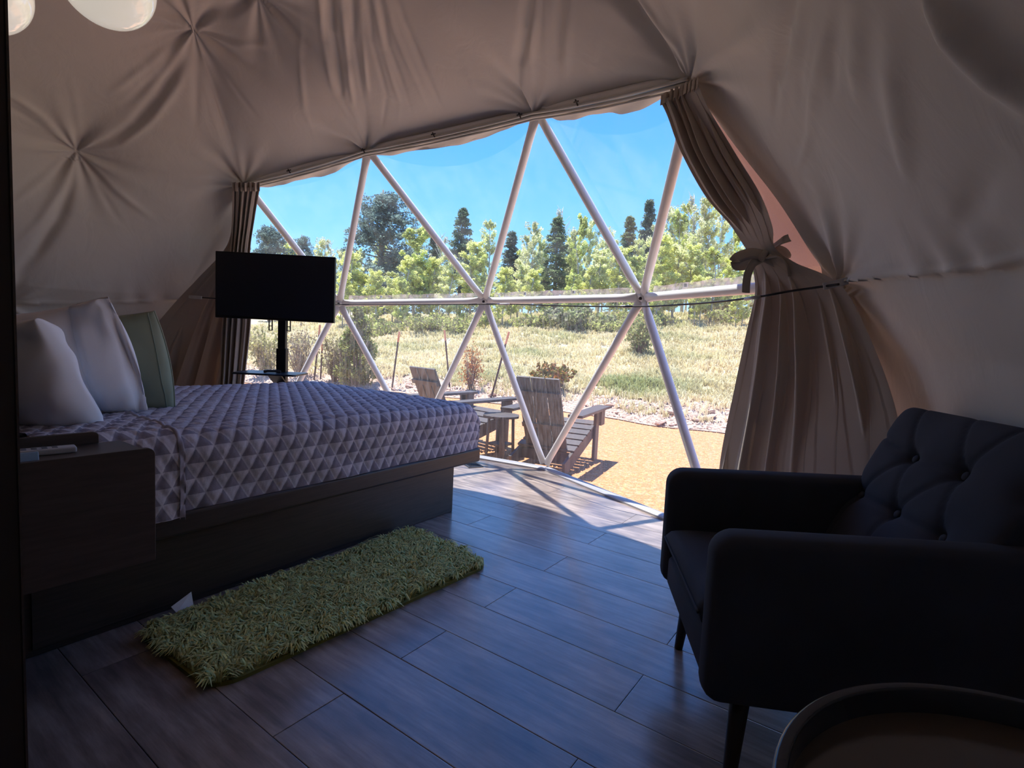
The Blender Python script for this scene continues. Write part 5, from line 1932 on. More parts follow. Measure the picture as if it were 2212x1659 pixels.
TREES = [
    ('pine', 0, 49.65, 30, 7.09, 1.5, 'big bluish pine, the tallest and broadest tree on the hill', None),
    ('pine', 0, 60.13, 34, 5.74, 1.2, 'bluish pine beside the left curtain above the television', None),
    ('pine', 0, 57.34, 41, 6.05, 0.9, 'small dark pine second from the left curtain above the television', None),
    ('spruce', 0, 41.43, 30, 5.95, 1.35, 'dark pointed spruce just right of the big bluish pine', None),
    ('spruce', 1, 31.33, 29, 5.32, 1.6, 'bushy green spruce between the two middle roof struts', None),
    ('spruce', 2, 36.16, 32, 5.14, 1.6, 'narrow dark spruce with a rounded top left of the bushy green spruce', None),
    ('spruce', 2, 21.97, 31, 6.66, 1.15, 'tall thin dark spruce behind the strut on the right', None),
    ('spruce', 1, 23.84, 33, 6.02, 1.3, 'green spruce leaning on the left of the tall thin spruce', None),
    ('spruce', 0, 44.33, 33, 5.08, 1.2, 'dark spruce half hidden by yellow aspens behind the slanting strut', None),
    ('spruce', 2, 32.36, 31, 3.36, 1.3, 'dark spruce low among the aspens near the middle', None),
    ('aspen', 4, 43.51, 27, 4.19, 1.0, 'bare grey branched aspen between the big pine and the pointed spruce', None),
    ('aspen', 4, 30.94, 36, 7.27, 0.9, 'bare grey aspen behind the bushy green spruce', None),
    ('aspen', 4, 17.68, 29, 6.16, 0.9, 'tall bare topped aspen beside the right curtain', None),
    ('aspen', 4, 54.61, 33, 4.6, 1.0, 'bare aspen beside the top right corner of the television', None),
    ('aspen', 0, 52.79, 23.132687675887855, 2.94, 1.7, 'bushy yellow green aspen, leftmost in the front row', 'front row of aspens on the hill'),
    ('aspen', 2, 51.38, 23.311760115788584, 2.13, 1.7, 'bushy yellow green aspen, second from the left in the front row', 'front row of aspens on the hill'),
    ('aspen', 0, 50.01, 21.69658657771944, 2.23, 1.7, 'bushy yellow green aspen, third from the left in the front row', 'front row of aspens on the hill'),
    ('aspen', 1, 48.37, 24.01240724628938, 2.19, 1.7, 'bushy yellow green aspen, fourth from the left in the front row', 'front row of aspens on the hill'),
    ('aspen', 0, 47.01, 22.20299288314009, 2.86, 1.7, 'bushy yellow green aspen, fifth from the left in the front row', 'front row of aspens on the hill'),
    ('aspen', 2, 46.01, 22.910790522567343, 3.94, 1.7, 'bushy yellow green aspen, sixth from the left in the front row', 'front row of aspens on the hill'),
    ('aspen', 0, 44.36, 22.929059626098006, 2.67, 1.7, 'bushy yellow green aspen, seventh from the left in the front row', 'front row of aspens on the hill'),
    ('aspen', 1, 42.43, 21.95184927207057, 2.69, 1.7, 'bushy yellow green aspen, eighth from the left in the front row', 'front row of aspens on the hill'),
    ('aspen', 0, 40.3, 24.10413592142989, 3.28, 1.7, 'bushy yellow green aspen, ninth from the left in the front row', 'front row of aspens on the hill'),
    ('aspen', 2, 39.01, 23.72375556860447, 2.7, 1.7, 'bushy yellow green aspen, tenth from the left in the front row', 'front row of aspens on the hill'),
    ('aspen', 0, 36.74, 21.692094314680993, 2.27, 1.7, 'bushy yellow green aspen, eleventh from the left in the front row', 'front row of aspens on the hill'),
    ('aspen', 1, 35.06, 23.27329874879395, 2.61, 1.7, 'bushy yellow green aspen, twelfth from the left in the front row', 'front row of aspens on the hill'),
    ('aspen', 0, 33.77, 21.59303525440925, 2.18, 1.7, 'bushy yellow green aspen, thirteenth from the left in the front row', 'front row of aspens on the hill'),
    ('aspen', 2, 29.32, 22.9182472659964, 1.96, 1.7, 'bushy yellow green aspen, fourteenth from the left in the front row', 'front row of aspens on the hill'),
    ('aspen', 0, 27.65, 24.136438400766444, 2.16, 1.7, 'bushy yellow green aspen, fifteenth from the left in the front row', 'front row of aspens on the hill'),
    ('aspen', 1, 26.56, 24.263296002751623, 2.96, 1.7, 'bushy yellow green aspen, sixteenth from the left in the front row', 'front row of aspens on the hill'),
    ('aspen', 0, 24.67, 23.902726312955686, 3.04, 1.7, 'bushy yellow green aspen, seventeenth from the left in the front row', 'front row of aspens on the hill'),
    ('aspen', 2, 22.95, 24.306760165113563, 2.62, 1.7, 'bushy yellow green aspen, eighteenth from the left in the front row', 'front row of aspens on the hill'),
    ('aspen', 0, 20.5, 21.79236292919263, 3.19, 1.7, 'bushy yellow green aspen, nineteenth from the left in the front row', 'front row of aspens on the hill'),
    ('aspen', 1, 18.88, 22.15096082369941, 3.04, 1.7, 'bushy yellow green aspen, twentieth from the left in the front row', 'front row of aspens on the hill'),
    ('aspen', 0, 17.3, 22.80848559988229, 2.98, 1.7, 'bushy yellow green aspen, twenty-first from the left in the front row', 'front row of aspens on the hill'),
    ('aspen', 2, 15.31, 22.403078595276515, 2.83, 1.7, 'bushy yellow green aspen, twenty-second from the left in the front row', 'front row of aspens on the hill'),
    ('aspen', 0, 13.32, 22.65759877653471, 2.46, 1.7, 'bushy yellow green aspen, twenty-third from the left in the front row', 'front row of aspens on the hill'),
    ('aspen', 1, 55.67, 30.095518751837545, 3.38, 1.0, 'slender pale aspen, leftmost of those behind the front row', 'slender aspens further back on the hill'),
    ('aspen', 3, 53.48, 32.329412395934426, 3.96, 1.0, 'slender pale aspen, second from the left of those behind the front row', 'slender aspens further back on the hill'),
    ('aspen', 2, 51.9, 32.50261920840012, 3.93, 1.0, 'slender pale aspen, third from the left of those behind the front row', 'slender aspens further back on the hill'),
    ('aspen', 1, 38.44, 32.9369275140817, 5.63, 1.0, 'slender pale aspen, fourth from the left of those behind the front row', 'slender aspens further back on the hill'),
    ('aspen', 3, 34.03, 27.14169735379749, 4.63, 1.0, 'slender pale aspen, sixth from the left of those behind the front row', 'slender aspens further back on the hill'),
    ('aspen', 1, 33.24, 32.75243063116343, 5.02, 1.0, 'slender pale aspen, seventh from the left of those behind the front row', 'slender aspens further back on the hill'),
    ('aspen', 3, 29.6, 29.983752524320266, 4.79, 1.0, 'slender pale aspen, eighth from the left of those behind the front row', 'slender aspens further back on the hill'),
    ('aspen', 2, 28.94, 27.47787488572919, 4.9, 1.0, 'slender pale aspen, ninth from the left of those behind the front row', 'slender aspens further back on the hill'),
    ('aspen', 1, 27.71, 30.014726466458995, 5.17, 1.0, 'slender pale aspen, tenth from the left of those behind the front row', 'slender aspens further back on the hill'),
    ('aspen', 3, 26.23, 26.444224040016607, 4.19, 1.0, 'slender pale aspen, eleventh from the left of those behind the front row', 'slender aspens further back on the hill'),
    ('aspen', 1, 25.42, 32.92864210445107, 4.46, 1.0, 'slender pale aspen, twelfth from the left of those behind the front row', 'slender aspens further back on the hill'),
    ('aspen', 3, 19.82, 31.60416724880251, 6.02, 1.0, 'slender pale aspen, fifteenth from the left of those behind the front row', 'slender aspens further back on the hill'),
    ('aspen', 2, 18.88, 27.055357621169666, 4.8, 1.0, 'slender pale aspen, sixteenth from the left of those behind the front row', 'slender aspens further back on the hill'),
    ('aspen', 1, 18.04, 31.381543210941413, 6.08, 1.0, 'slender pale aspen, seventeenth from the left of those behind the front row', 'slender aspens further back on the hill'),
    ('aspen', 3, 16.95, 26.309330427906804, 5.04, 1.0, 'slender pale aspen, eighteenth from the left of those behind the front row', 'slender aspens further back on the hill'),
    ('aspen', 1, 16.12, 26.314581704472253, 5.29, 1.0, 'slender pale aspen, nineteenth from the left of those behind the front row', 'slender aspens further back on the hill'),
    ('aspen', 3, 14.97, 28.31667902213305, 5.26, 1.0, 'slender pale aspen, twentieth from the left of those behind the front row', 'slender aspens further back on the hill'),
    ('aspen', 2, 13.58, 32.864450297903375, 5.31, 1.0, 'slender pale aspen, twenty-first from the left of those behind the front row', 'slender aspens further back on the hill'),
    ('aspen', 1, 12.49, 32.98956261763043, 4.98, 1.0, 'slender pale aspen, twenty-second from the left of those behind the front row', 'slender aspens further back on the hill'),
    ('aspen', 3, 21.09, 26.538794932937883, 4.35, 1.0, 'slender pale aspen, fourteenth from the left of those behind the front row', 'slender aspens further back on the hill'),
    ('aspen', 1, 22.83, 26.219644335227223, 3.54, 1.0, 'slender pale aspen, thirteenth from the left of those behind the front row', 'slender aspens further back on the hill'),
    ('aspen', 3, 34.69, 28.855552949318934, 4.24, 1.0, 'slender pale aspen, fifth from the left of those behind the front row', 'slender aspens further back on the hill'),
    ('aspen', 2, 11.45, 27.093392937094954, 3.88, 1.0, 'slender pale aspen, twenty-third from the left of those behind the front row', 'slender aspens further back on the hill'),
    ('aspen', 2, 59.22, 34.32235908138687, 2.85, 1.15, 'small pale aspen far back in the wood', 'small far aspens of the wood'),
    ('aspen', 3, 54.79, 35.524915594150855, 2.93, 1.15, 'small pale aspen far back in the wood', 'small far aspens of the wood'),
    ('aspen', 0, 35.21, 37.44151362534314, 3.77, 1.15, 'small pale aspen far back in the wood', 'small far aspens of the wood'),
    ('aspen', 3, 13.93, 37.61148491981428, 4.11, 1.15, 'small pale aspen far back in the wood', 'small far aspens of the wood'),
    ('aspen', 3, 24.83, 41.73356779738363, 3.41, 1.15, 'small pale aspen far back in the wood', 'small far aspens of the wood'),
    ('aspen', 0, 35.17, 39.46075759070012, 4.25, 1.15, 'small pale aspen far back in the wood', 'small far aspens of the wood'),
    ('aspen', 3, 11.87, 37.38957529567508, 4.52, 1.15, 'small pale aspen far back in the wood', 'small far aspens of the wood'),
    ('aspen', 2, 29.4, 35.59500515636049, 5.09, 1.15, 'small pale aspen far back in the wood', 'small far aspens of the wood'),
    ('aspen', 2, 26.87, 38.856411471024416, 4.77, 1.15, 'small pale aspen far back in the wood', 'small far aspens of the wood'),
    ('aspen', 0, 60.16, 41.559666964635085, 5.37, 1.15, 'small pale aspen far back in the wood', 'small far aspens of the wood'),
    ('aspen', 2, 49.3, 32.12905225431518, 3.64, 1.15, 'small pale aspen far back in the wood', 'small far aspens of the wood'),
    ('aspen', 2, 52.54, 33.604847680387074, 3.06, 1.15, 'small pale aspen far back in the wood', 'small far aspens of the wood'),
    ('aspen', 0, 42.77, 41.656494012706695, 3.69, 1.15, 'small pale aspen far back in the wood', 'small far aspens of the wood'),
    ('aspen', 1, 26.69, 37.84467939768502, 5.23, 1.15, 'small pale aspen far back in the wood', 'small far aspens of the wood'),
    ('aspen', 3, 48.4, 37.79446789903042, 4.53, 1.15, 'small pale aspen far back in the wood', 'small far aspens of the wood'),
    ('aspen', 2, 56.75, 38.09912876786639, 3.74, 1.15, 'small pale aspen far back in the wood', 'small far aspens of the wood'),
    ('aspen', 1, 50.6, 30.959380060736258, 2.76, 1.15, 'small pale aspen far back in the wood', 'small far aspens of the wood'),
    ('aspen', 3, 23.67, 33.24719857201229, 4.32, 1.15, 'small pale aspen far back in the wood', 'small far aspens of the wood'),
    ('aspen', 1, 21.45, 33.78169072927033, 4.82, 1.15, 'small pale aspen far back in the wood', 'small far aspens of the wood'),
    ('aspen', 2, 18.87, 34.08131600682972, 3.57, 1.15, 'small pale aspen far back in the wood', 'small far aspens of the wood'),
    ('aspen', 2, 19.41, 37.07376901474796, 5.19, 1.15, 'small pale aspen far back in the wood', 'small far aspens of the wood'),
    ('aspen', 2, 40.49, 35.57664954778739, 3.84, 1.15, 'small pale aspen far back in the wood', 'small far aspens of the wood'),
    ('aspen', 3, 29.24, 30.426531128938112, 3.8, 1.15, 'small pale aspen far back in the wood', 'small far aspens of the wood'),
    ('aspen', 3, 40.97, 41.319214031029304, 5.38, 1.15, 'small pale aspen far back in the wood', 'small far aspens of the wood'),
    ('aspen', 3, 16.64, 36.70645799787293, 2.83, 1.15, 'small pale aspen far back in the wood', 'small far aspens of the wood'),
    ('aspen', 0, 11.82, 38.94627610951703, 3.7, 1.15, 'small pale aspen far back in the wood', 'small far aspens of the wood'),
    ('aspen', 2, 18.82, 36.52633258769531, 3.64, 1.15, 'small pale aspen far back in the wood', 'small far aspens of the wood'),
    ('aspen', 2, 16.21, 31.43995587320851, 2.6, 1.15, 'small pale aspen far back in the wood', 'small far aspens of the wood'),
    ('aspen', 1, 49.68, 40.758805979808585, 5.64, 1.15, 'small pale aspen far back in the wood', 'small far aspens of the wood'),
    ('aspen', 0, 15.82, 35.7725739549367, 3.74, 1.15, 'small pale aspen far back in the wood', 'small far aspens of the wood'),
    ('aspen', 1, 55.65, 37.954753251657934, 3.99, 1.15, 'small pale aspen far back in the wood', 'small far aspens of the wood'),
    ('aspen', 0, 35.0, 34.09623188901594, 3.99, 1.15, 'small pale aspen far back in the wood', 'small far aspens of the wood'),
    ('aspen', 3, 49.19, 39.738616953700046, 3.22, 1.15, 'small pale aspen far back in the wood', 'small far aspens of the wood'),
    ('aspen', 0, 58.4, 36.415644486633326, 4.53, 1.15, 'small pale aspen far back in the wood', 'small far aspens of the wood'),
    ('aspen', 2, 19.94, 41.06119813528358, 5.57, 1.15, 'small pale aspen far back in the wood', 'small far aspens of the wood'),
    ('aspen', 0, 20.29, 35.850016113693165, 3.17, 1.15, 'small pale aspen far back in the wood', 'small far aspens of the wood'),
    ('aspen', 2, 32.56, 32.97910373824114, 3.9, 1.15, 'small pale aspen far back in the wood', 'small far aspens of the wood'),
    ('aspen', 0, 30.03, 35.67480015663351, 3.93, 1.15, 'small pale aspen far back in the wood', 'small far aspens of the wood'),
    ('aspen', 0, 21.99, 39.30294622125, 5.79, 1.15, 'small pale aspen far back in the wood', 'small far aspens of the wood'),
    ('aspen', 3, 59.09, 41.69631037411193, 5.44, 1.15, 'small pale aspen far back in the wood', 'small far aspens of the wood'),
    ('aspen', 3, 18.12, 33.79075492832437, 4.66, 1.15, 'small pale aspen far back in the wood', 'small far aspens of the wood'),
    ('aspen', 3, 46.09, 37.03935745097264, 4.41, 1.15, 'small pale aspen far back in the wood', 'small far aspens of the wood'),
    ('aspen', 2, 43.72, 35.14439589891627, 4.62, 1.15, 'small pale aspen far back in the wood', 'small far aspens of the wood'),
    ('aspen', 3, 55.36, 39.543512560120334, 5.45, 1.15, 'small pale aspen far back in the wood', 'small far aspens of the wood'),
    ('aspen', 2, 29.66, 22.011087168944464, 1.87, 1.5, 'low young aspen, thirteenth from the left along the edge of the wood', 'low young aspens at the edge of the wood'),
    ('aspen', 0, 19.95, 22.05731627506273, 1.58, 1.5, 'low young aspen, twenty-first from the left along the edge of the wood', 'low young aspens at the edge of the wood'),
    ('aspen', 2, 35.89, 22.400109047123802, 1.64, 1.5, 'low young aspen, eleventh from the left along the edge of the wood', 'low young aspens at the edge of the wood'),
    ('aspen', 2, 41.26, 21.652099781072234, 1.28, 1.5, 'low young aspen, sixth from the left along the edge of the wood', 'low young aspens at the edge of the wood'),
    ('aspen', 0, 44.49, 22.50784335704313, 1.6, 1.5, 'low young aspen, fifth from the left along the edge of the wood', 'low young aspens at the edge of the wood'),
    ('aspen', 0, 45.45, 22.841210177644435, 1.92, 1.5, 'low young aspen, fourth from the left along the edge of the wood', 'low young aspens at the edge of the wood'),
    ('aspen', 2, 38.51, 20.80362742886214, 1.34, 1.5, 'low young aspen, eighth from the left along the edge of the wood', 'low young aspens at the edge of the wood'),
    ('aspen', 2, 23.93, 22.168903941449326, 1.16, 1.5, 'low young aspen, fifteenth from the left along the edge of the wood', 'low young aspens at the edge of the wood'),
    ('aspen', 0, 22.06, 22.52905199653951, 1.43, 1.5, 'low young aspen, seventeenth from the left along the edge of the wood', 'low young aspens at the edge of the wood'),
    ('aspen', 0, 22.83, 22.43576005080107, 1.5, 1.5, 'low young aspen, sixteenth from the left along the edge of the wood', 'low young aspens at the edge of the wood'),
    ('aspen', 0, 53.34, 22.148017389336005, 2.06, 1.5, 'low young aspen, leftmost along the edge of the wood', 'low young aspens at the edge of the wood'),
    ('aspen', 2, 38.45, 22.6038389364686, 1.3, 1.5, 'low young aspen, ninth from the left along the edge of the wood', 'low young aspens at the edge of the wood'),
    ('aspen', 2, 50.0, 22.590454878217525, 1.45, 1.5, 'low young aspen, second from the left along the edge of the wood', 'low young aspens at the edge of the wood'),
    ('aspen', 0, 12.88, 20.590673174639146, 1.4, 1.5, 'low young aspen, twenty-fifth from the left along the edge of the wood', 'low young aspens at the edge of the wood'),
    ('aspen', 0, 20.59, 20.76685924370703, 1.55, 1.5, 'low young aspen, twentieth from the left along the edge of the wood', 'low young aspens at the edge of the wood'),
    ('aspen', 0, 21.34, 21.875295041580625, 1.19, 1.5, 'low young aspen, nineteenth from the left along the edge of the wood', 'low young aspens at the edge of the wood'),
    ('aspen', 0, 16.3, 21.105315156250256, 1.72, 1.5, 'low young aspen, twenty-fourth from the left along the edge of the wood', 'low young aspens at the edge of the wood'),
    ('aspen', 2, 47.45, 21.132240089913296, 1.89, 1.5, 'low young aspen, third from the left along the edge of the wood', 'low young aspens at the edge of the wood'),
    ('aspen', 2, 28.05, 22.915785921425755, 1.13, 1.5, 'low young aspen, fourteenth from the left along the edge of the wood', 'low young aspens at the edge of the wood'),
    ('aspen', 2, 38.52, 22.60900680622848, 1.75, 1.5, 'low young aspen, seventh from the left along the edge of the wood', 'low young aspens at the edge of the wood'),
    ('aspen', 2, 12.32, 20.890436549539732, 1.48, 1.5, 'low young aspen, twenty-sixth from the left along the edge of the wood', 'low young aspens at the edge of the wood'),
    ('aspen', 0, 37.26, 20.739651827103614, 1.35, 1.5, 'low young aspen, tenth from the left along the edge of the wood', 'low young aspens at the edge of the wood'),
    ('aspen', 2, 21.38, 21.966170544157002, 1.2, 1.5, 'low young aspen, eighteenth from the left along the edge of the wood', 'low young aspens at the edge of the wood'),
    ('aspen', 0, 16.78, 20.866387992829406, 1.77, 1.5, 'low young aspen, twenty-third from the left along the edge of the wood', 'low young aspens at the edge of the wood'),
    ('aspen', 2, 31.92, 22.178462563181917, 1.2, 1.5, 'low young aspen, twelfth from the left along the edge of the wood', 'low young aspens at the edge of the wood'),
    ('aspen', 2, 16.83, 22.723522834807724, 1.39, 1.5, 'low young aspen, twenty-second from the left along the edge of the wood', 'low young aspens at the edge of the wood'),
]
for i, (kind, v, az_, dist, h, wide, label, grp) in enumerate(TREES):
    if kind == 'pine':
        tree('pine_tree', PIN[0], az_, dist, h, label, wide, grp)
    elif kind == 'spruce':
        tree('spruce_tree', SPR[v], az_, dist, h, label, wide, grp)
    else:
        tree('aspen_tree', ASP[v], az_, dist, h, label, wide, grp)


def bush(name, label, loc, size, tints, n, leaf, seed, stems=10, spread=0.5, cat='shrub', bare=0.0, cone=False, woody='bark', group=None):
    rs = np.random.default_rng(seed)
    t = thing(name, label, cat, (loc[0], loc[1], float(terrain(loc[0], loc[1])) - 0.01), 0.0, group)
    limbs, C, R = [], [], []
    for j in range(stems):
        a = rs.uniform(0, 2 * PI)
        q = rs.random() ** 0.6 * spread
        hh = size[1] * rs.uniform(0.6, 1.0) * (1 - 0.35 * q)
        tip = np.array([math.cos(a) * q * size[0], math.sin(a) * q * size[0], hh])
        mid = tip * 0.5 + np.array([rs.normal(0, .03), rs.normal(0, .03), 0.03]) * size[1]
        limbs.append(([np.array([tip[0] * 0.1, tip[1] * 0.1, -0.02]), mid, tip], 0.009 * size[1], 0.003 * size[1]))
        for f in (0.35, 0.6, 0.85, 1.0):
            C.append(tip * f + rs.normal(0, 0.06, 3) * size[1] * np.array([1, 1, .6]))
            R.append(np.array([1, 1, 1]) * size[1] * rs.uniform(0.08, 0.15))
    if cone:
        C, R = [], []
        for j in range(90):
            h = rs.random() ** 0.8
            a = rs.uniform(0, 2 * PI)
            q = size[0] * 0.5 * (1 - h) ** 0.6 * min(1, (h + 0.10) / 0.25) * rs.uniform(0.5, 1.0)
            C.append(np.array([math.cos(a) * q, math.sin(a) * q, size[1] * (0.04 + 0.94 * h)]))
            R.append(np.array([1, 1, 1.3]) * size[0] * 0.10)
    C, R = np.array(C), np.array(R)
    mobj('stems', limb_mesh('stems', limbs, M[woody], 5), t)
    parts = []
    for tn, sh in tints:
        parts.append(leaf_cloud(C, R, int(n * sh), leaf, np.array(lin(tn)), 0.2, rs))
    V, F, Cc = merge(parts)
    C_ = mobj('foliage', quad_mesh('foliage', V, F, M['leaf'], color=Cc, smooth=False), t)
    return t


BUSHES = [
    {'name': 'conical_shrub', 'label': 'dense green conical evergreen shrub right of the television pole', 'loc': (6.943, 8.851), 'size': (1.04, 1.56), 'tints': [((126, 140, 84), 0.6), ((150, 160, 88), 0.4)], 'n': 5200, 'leaf': 0.05, 'seed': 1, 'cone': True},
    {'name': 'dried_shrub', 'label': 'orange brown dried shrub behind the left lounge chair', 'loc': (7.947, 6.628), 'size': (0.47, 0.98), 'tints': [((190, 140, 92), 0.7), ((170, 120, 84), 0.3)], 'n': 900, 'leaf': 0.03, 'seed': 2, 'stems': 22, 'spread': 0.45},
    {'name': 'juniper_shrub', 'label': 'low olive and rust juniper behind the right lounge chair', 'loc': (8.688, 5.19), 'size': (0.98, 0.52), 'tints': [((130, 126, 58), 0.6), ((176, 120, 70), 0.4)], 'n': 2600, 'leaf': 0.04, 'seed': 3, 'stems': 26, 'spread': 0.55},
    {'name': 'willow_shrub', 'label': 'twiggy green shrub on the slope beside the strut at the right', 'loc': (12.595, 5.067), 'size': (0.92, 1.02), 'tints': [((150, 160, 106), 0.7), ((176, 170, 120), 0.3)], 'n': 1500, 'leaf': 0.05, 'seed': 4, 'stems': 30, 'spread': 0.5},
    {'name': 'grey_shrub', 'label': 'grey green brush mound under the middle bar at the edge of the wood', 'loc': (17.317, 9.59), 'size': (2.57, 1.05), 'tints': [((156, 164, 116), 0.6), ((170, 168, 140), 0.4)], 'n': 2600, 'leaf': 0.11, 'seed': 5, 'stems': 34, 'spread': 0.55},
    {'name': 'hazel_shrub', 'label': 'pale leafy shrub left of the television pole', 'loc': (6.153, 10.879), 'size': (0.7, 1.11), 'tints': [((166, 166, 104), 0.7), ((186, 180, 130), 0.3)], 'n': 1700, 'leaf': 0.05, 'seed': 6, 'stems': 26, 'spread': 0.5},
    {'name': 'twig_shrub', 'label': 'grey brown twiggy shrub between television pole and slanting strut', 'loc': (6.454, 10.014), 'size': (0.78, 1.19), 'tints': [((140, 132, 104), 0.6), ((176, 164, 110), 0.4)], 'n': 1000, 'leaf': 0.04, 'seed': 7, 'stems': 44, 'spread': 0.5},
    {'name': 'twig_shrub', 'label': 'bare grey shrub left of the conical evergreen', 'loc': (6.79, 9.346), 'size': (0.58, 1.07), 'tints': [((150, 146, 100), 1)], 'n': 900, 'leaf': 0.045, 'seed': 8, 'stems': 30, 'spread': 0.5},
    {'name': 'grey_shrub', 'label': 'dry bush at the right end of the wood under the bar', 'loc': (23.372, 5.893), 'size': (1.95, 0.78), 'tints': [((150, 146, 96), 0.7), ((170, 156, 110), 0.3)], 'n': 1800, 'leaf': 0.1, 'seed': 9, 'stems': 30, 'spread': 0.55},
    {'name': 'brush', 'label': 'clump of brush, eighth from the left along the foot of the wood', 'loc': (16.121, 13.474), 'size': (1.09, 0.73), 'tints': [((186, 192, 118), 0.6), ((166, 160, 118), 0.4)], 'n': 900, 'leaf': 0.07, 'seed': 50, 'stems': 40, 'spread': 0.75, 'group': 'brush along the foot of the wood'},
    {'name': 'brush', 'label': 'clump of brush, fifth from the left along the foot of the wood', 'loc': (14.017, 13.695), 'size': (1.01, 0.67), 'tints': [((186, 192, 118), 0.6), ((166, 160, 118), 0.4)], 'n': 900, 'leaf': 0.07, 'seed': 51, 'stems': 40, 'spread': 0.75, 'group': 'brush along the foot of the wood'},
    {'name': 'brush', 'label': 'clump of brush, tenth from the left along the foot of the wood', 'loc': (16.91, 10.765), 'size': (1.05, 0.7), 'tints': [((186, 192, 118), 0.6), ((166, 160, 118), 0.4)], 'n': 900, 'leaf': 0.07, 'seed': 52, 'stems': 40, 'spread': 0.75, 'group': 'brush along the foot of the wood'},
    {'name': 'brush', 'label': 'clump of brush, fourteenth from the left along the foot of the wood', 'loc': (17.883, 7.811), 'size': (1.0, 0.66), 'tints': [((186, 192, 118), 0.6), ((166, 160, 118), 0.4)], 'n': 900, 'leaf': 0.07, 'seed': 53, 'stems': 40, 'spread': 0.75, 'group': 'brush along the foot of the wood'},
    {'name': 'brush', 'label': 'clump of brush, eleventh from the left along the foot of the wood', 'loc': (18.151, 9.807), 'size': (1.07, 0.71), 'tints': [((186, 192, 118), 0.6), ((166, 160, 118), 0.4)], 'n': 900, 'leaf': 0.07, 'seed': 54, 'stems': 40, 'spread': 0.75, 'group': 'brush along the foot of the wood'},
    {'name': 'brush', 'label': 'clump of brush, leftmost along the foot of the wood', 'loc': (11.991, 14.971), 'size': (0.97, 0.64), 'tints': [((186, 192, 118), 0.6), ((166, 160, 118), 0.4)], 'n': 900, 'leaf': 0.07, 'seed': 55, 'stems': 40, 'spread': 0.75, 'group': 'brush along the foot of the wood'},
    {'name': 'brush', 'label': 'clump of brush, sixteenth from the left along the foot of the wood', 'loc': (20.579, 5.113), 'size': (1.03, 0.69), 'tints': [((186, 192, 118), 0.6), ((166, 160, 118), 0.4)], 'n': 900, 'leaf': 0.07, 'seed': 56, 'stems': 40, 'spread': 0.75, 'group': 'brush along the foot of the wood'},
    {'name': 'brush', 'label': 'clump of brush, second from the left along the foot of the wood', 'loc': (13.475, 16.402), 'size': (1.07, 0.71), 'tints': [((186, 192, 118), 0.6), ((166, 160, 118), 0.4)], 'n': 900, 'leaf': 0.07, 'seed': 57, 'stems': 40, 'spread': 0.75, 'group': 'brush along the foot of the wood'},
    {'name': 'brush', 'label': 'clump of brush, twelfth from the left along the foot of the wood', 'loc': (17.292, 8.283), 'size': (0.99, 0.66), 'tints': [((186, 192, 118), 0.6), ((166, 160, 118), 0.4)], 'n': 900, 'leaf': 0.07, 'seed': 58, 'stems': 40, 'spread': 0.75, 'group': 'brush along the foot of the wood'},
    {'name': 'brush', 'label': 'clump of brush, sixth from the left along the foot of the wood', 'loc': (15.359, 14.649), 'size': (1.1, 0.73), 'tints': [((186, 192, 118), 0.6), ((166, 160, 118), 0.4)], 'n': 900, 'leaf': 0.07, 'seed': 59, 'stems': 40, 'spread': 0.75, 'group': 'brush along the foot of the wood'},
    {'name': 'brush', 'label': 'clump of brush, fifteenth from the left along the foot of the wood', 'loc': (19.254, 7.197), 'size': (1.03, 0.69), 'tints': [((186, 192, 118), 0.6), ((166, 160, 118), 0.4)], 'n': 900, 'leaf': 0.07, 'seed': 60, 'stems': 40, 'spread': 0.75, 'group': 'brush along the foot of the wood'},
    {'name': 'brush', 'label': 'clump of brush, thirteenth from the left along the foot of the wood', 'loc': (19.411, 8.854), 'size': (1.09, 0.73), 'tints': [((186, 192, 118), 0.6), ((166, 160, 118), 0.4)], 'n': 900, 'leaf': 0.07, 'seed': 61, 'stems': 40, 'spread': 0.75, 'group': 'brush along the foot of the wood'},
    {'name': 'brush', 'label': 'clump of brush, fourth from the left along the foot of the wood', 'loc': (13.611, 13.906), 'size': (1.0, 0.67), 'tints': [((186, 192, 118), 0.6), ((166, 160, 118), 0.4)], 'n': 900, 'leaf': 0.07, 'seed': 62, 'stems': 40, 'spread': 0.75, 'group': 'brush along the foot of the wood'},
    {'name': 'brush', 'label': 'clump of brush, third from the left along the foot of the wood', 'loc': (12.709, 14.518), 'size': (0.98, 0.65), 'tints': [((186, 192, 118), 0.6), ((166, 160, 118), 0.4)], 'n': 900, 'leaf': 0.07, 'seed': 63, 'stems': 40, 'spread': 0.75, 'group': 'brush along the foot of the wood'},
    {'name': 'brush', 'label': 'clump of brush, seventh from the left along the foot of the wood', 'loc': (14.257, 12.696), 'size': (0.99, 0.66), 'tints': [((186, 192, 118), 0.6), ((166, 160, 118), 0.4)], 'n': 900, 'leaf': 0.07, 'seed': 64, 'stems': 40, 'spread': 0.75, 'group': 'brush along the foot of the wood'},
    {'name': 'brush', 'label': 'clump of brush, ninth from the left along the foot of the wood', 'loc': (16.497, 11.025), 'size': (1.04, 0.69), 'tints': [((186, 192, 118), 0.6), ((166, 160, 118), 0.4)], 'n': 900, 'leaf': 0.07, 'seed': 65, 'stems': 40, 'spread': 0.75, 'group': 'brush along the foot of the wood'},
]
for b in BUSHES:
    bush(**b)

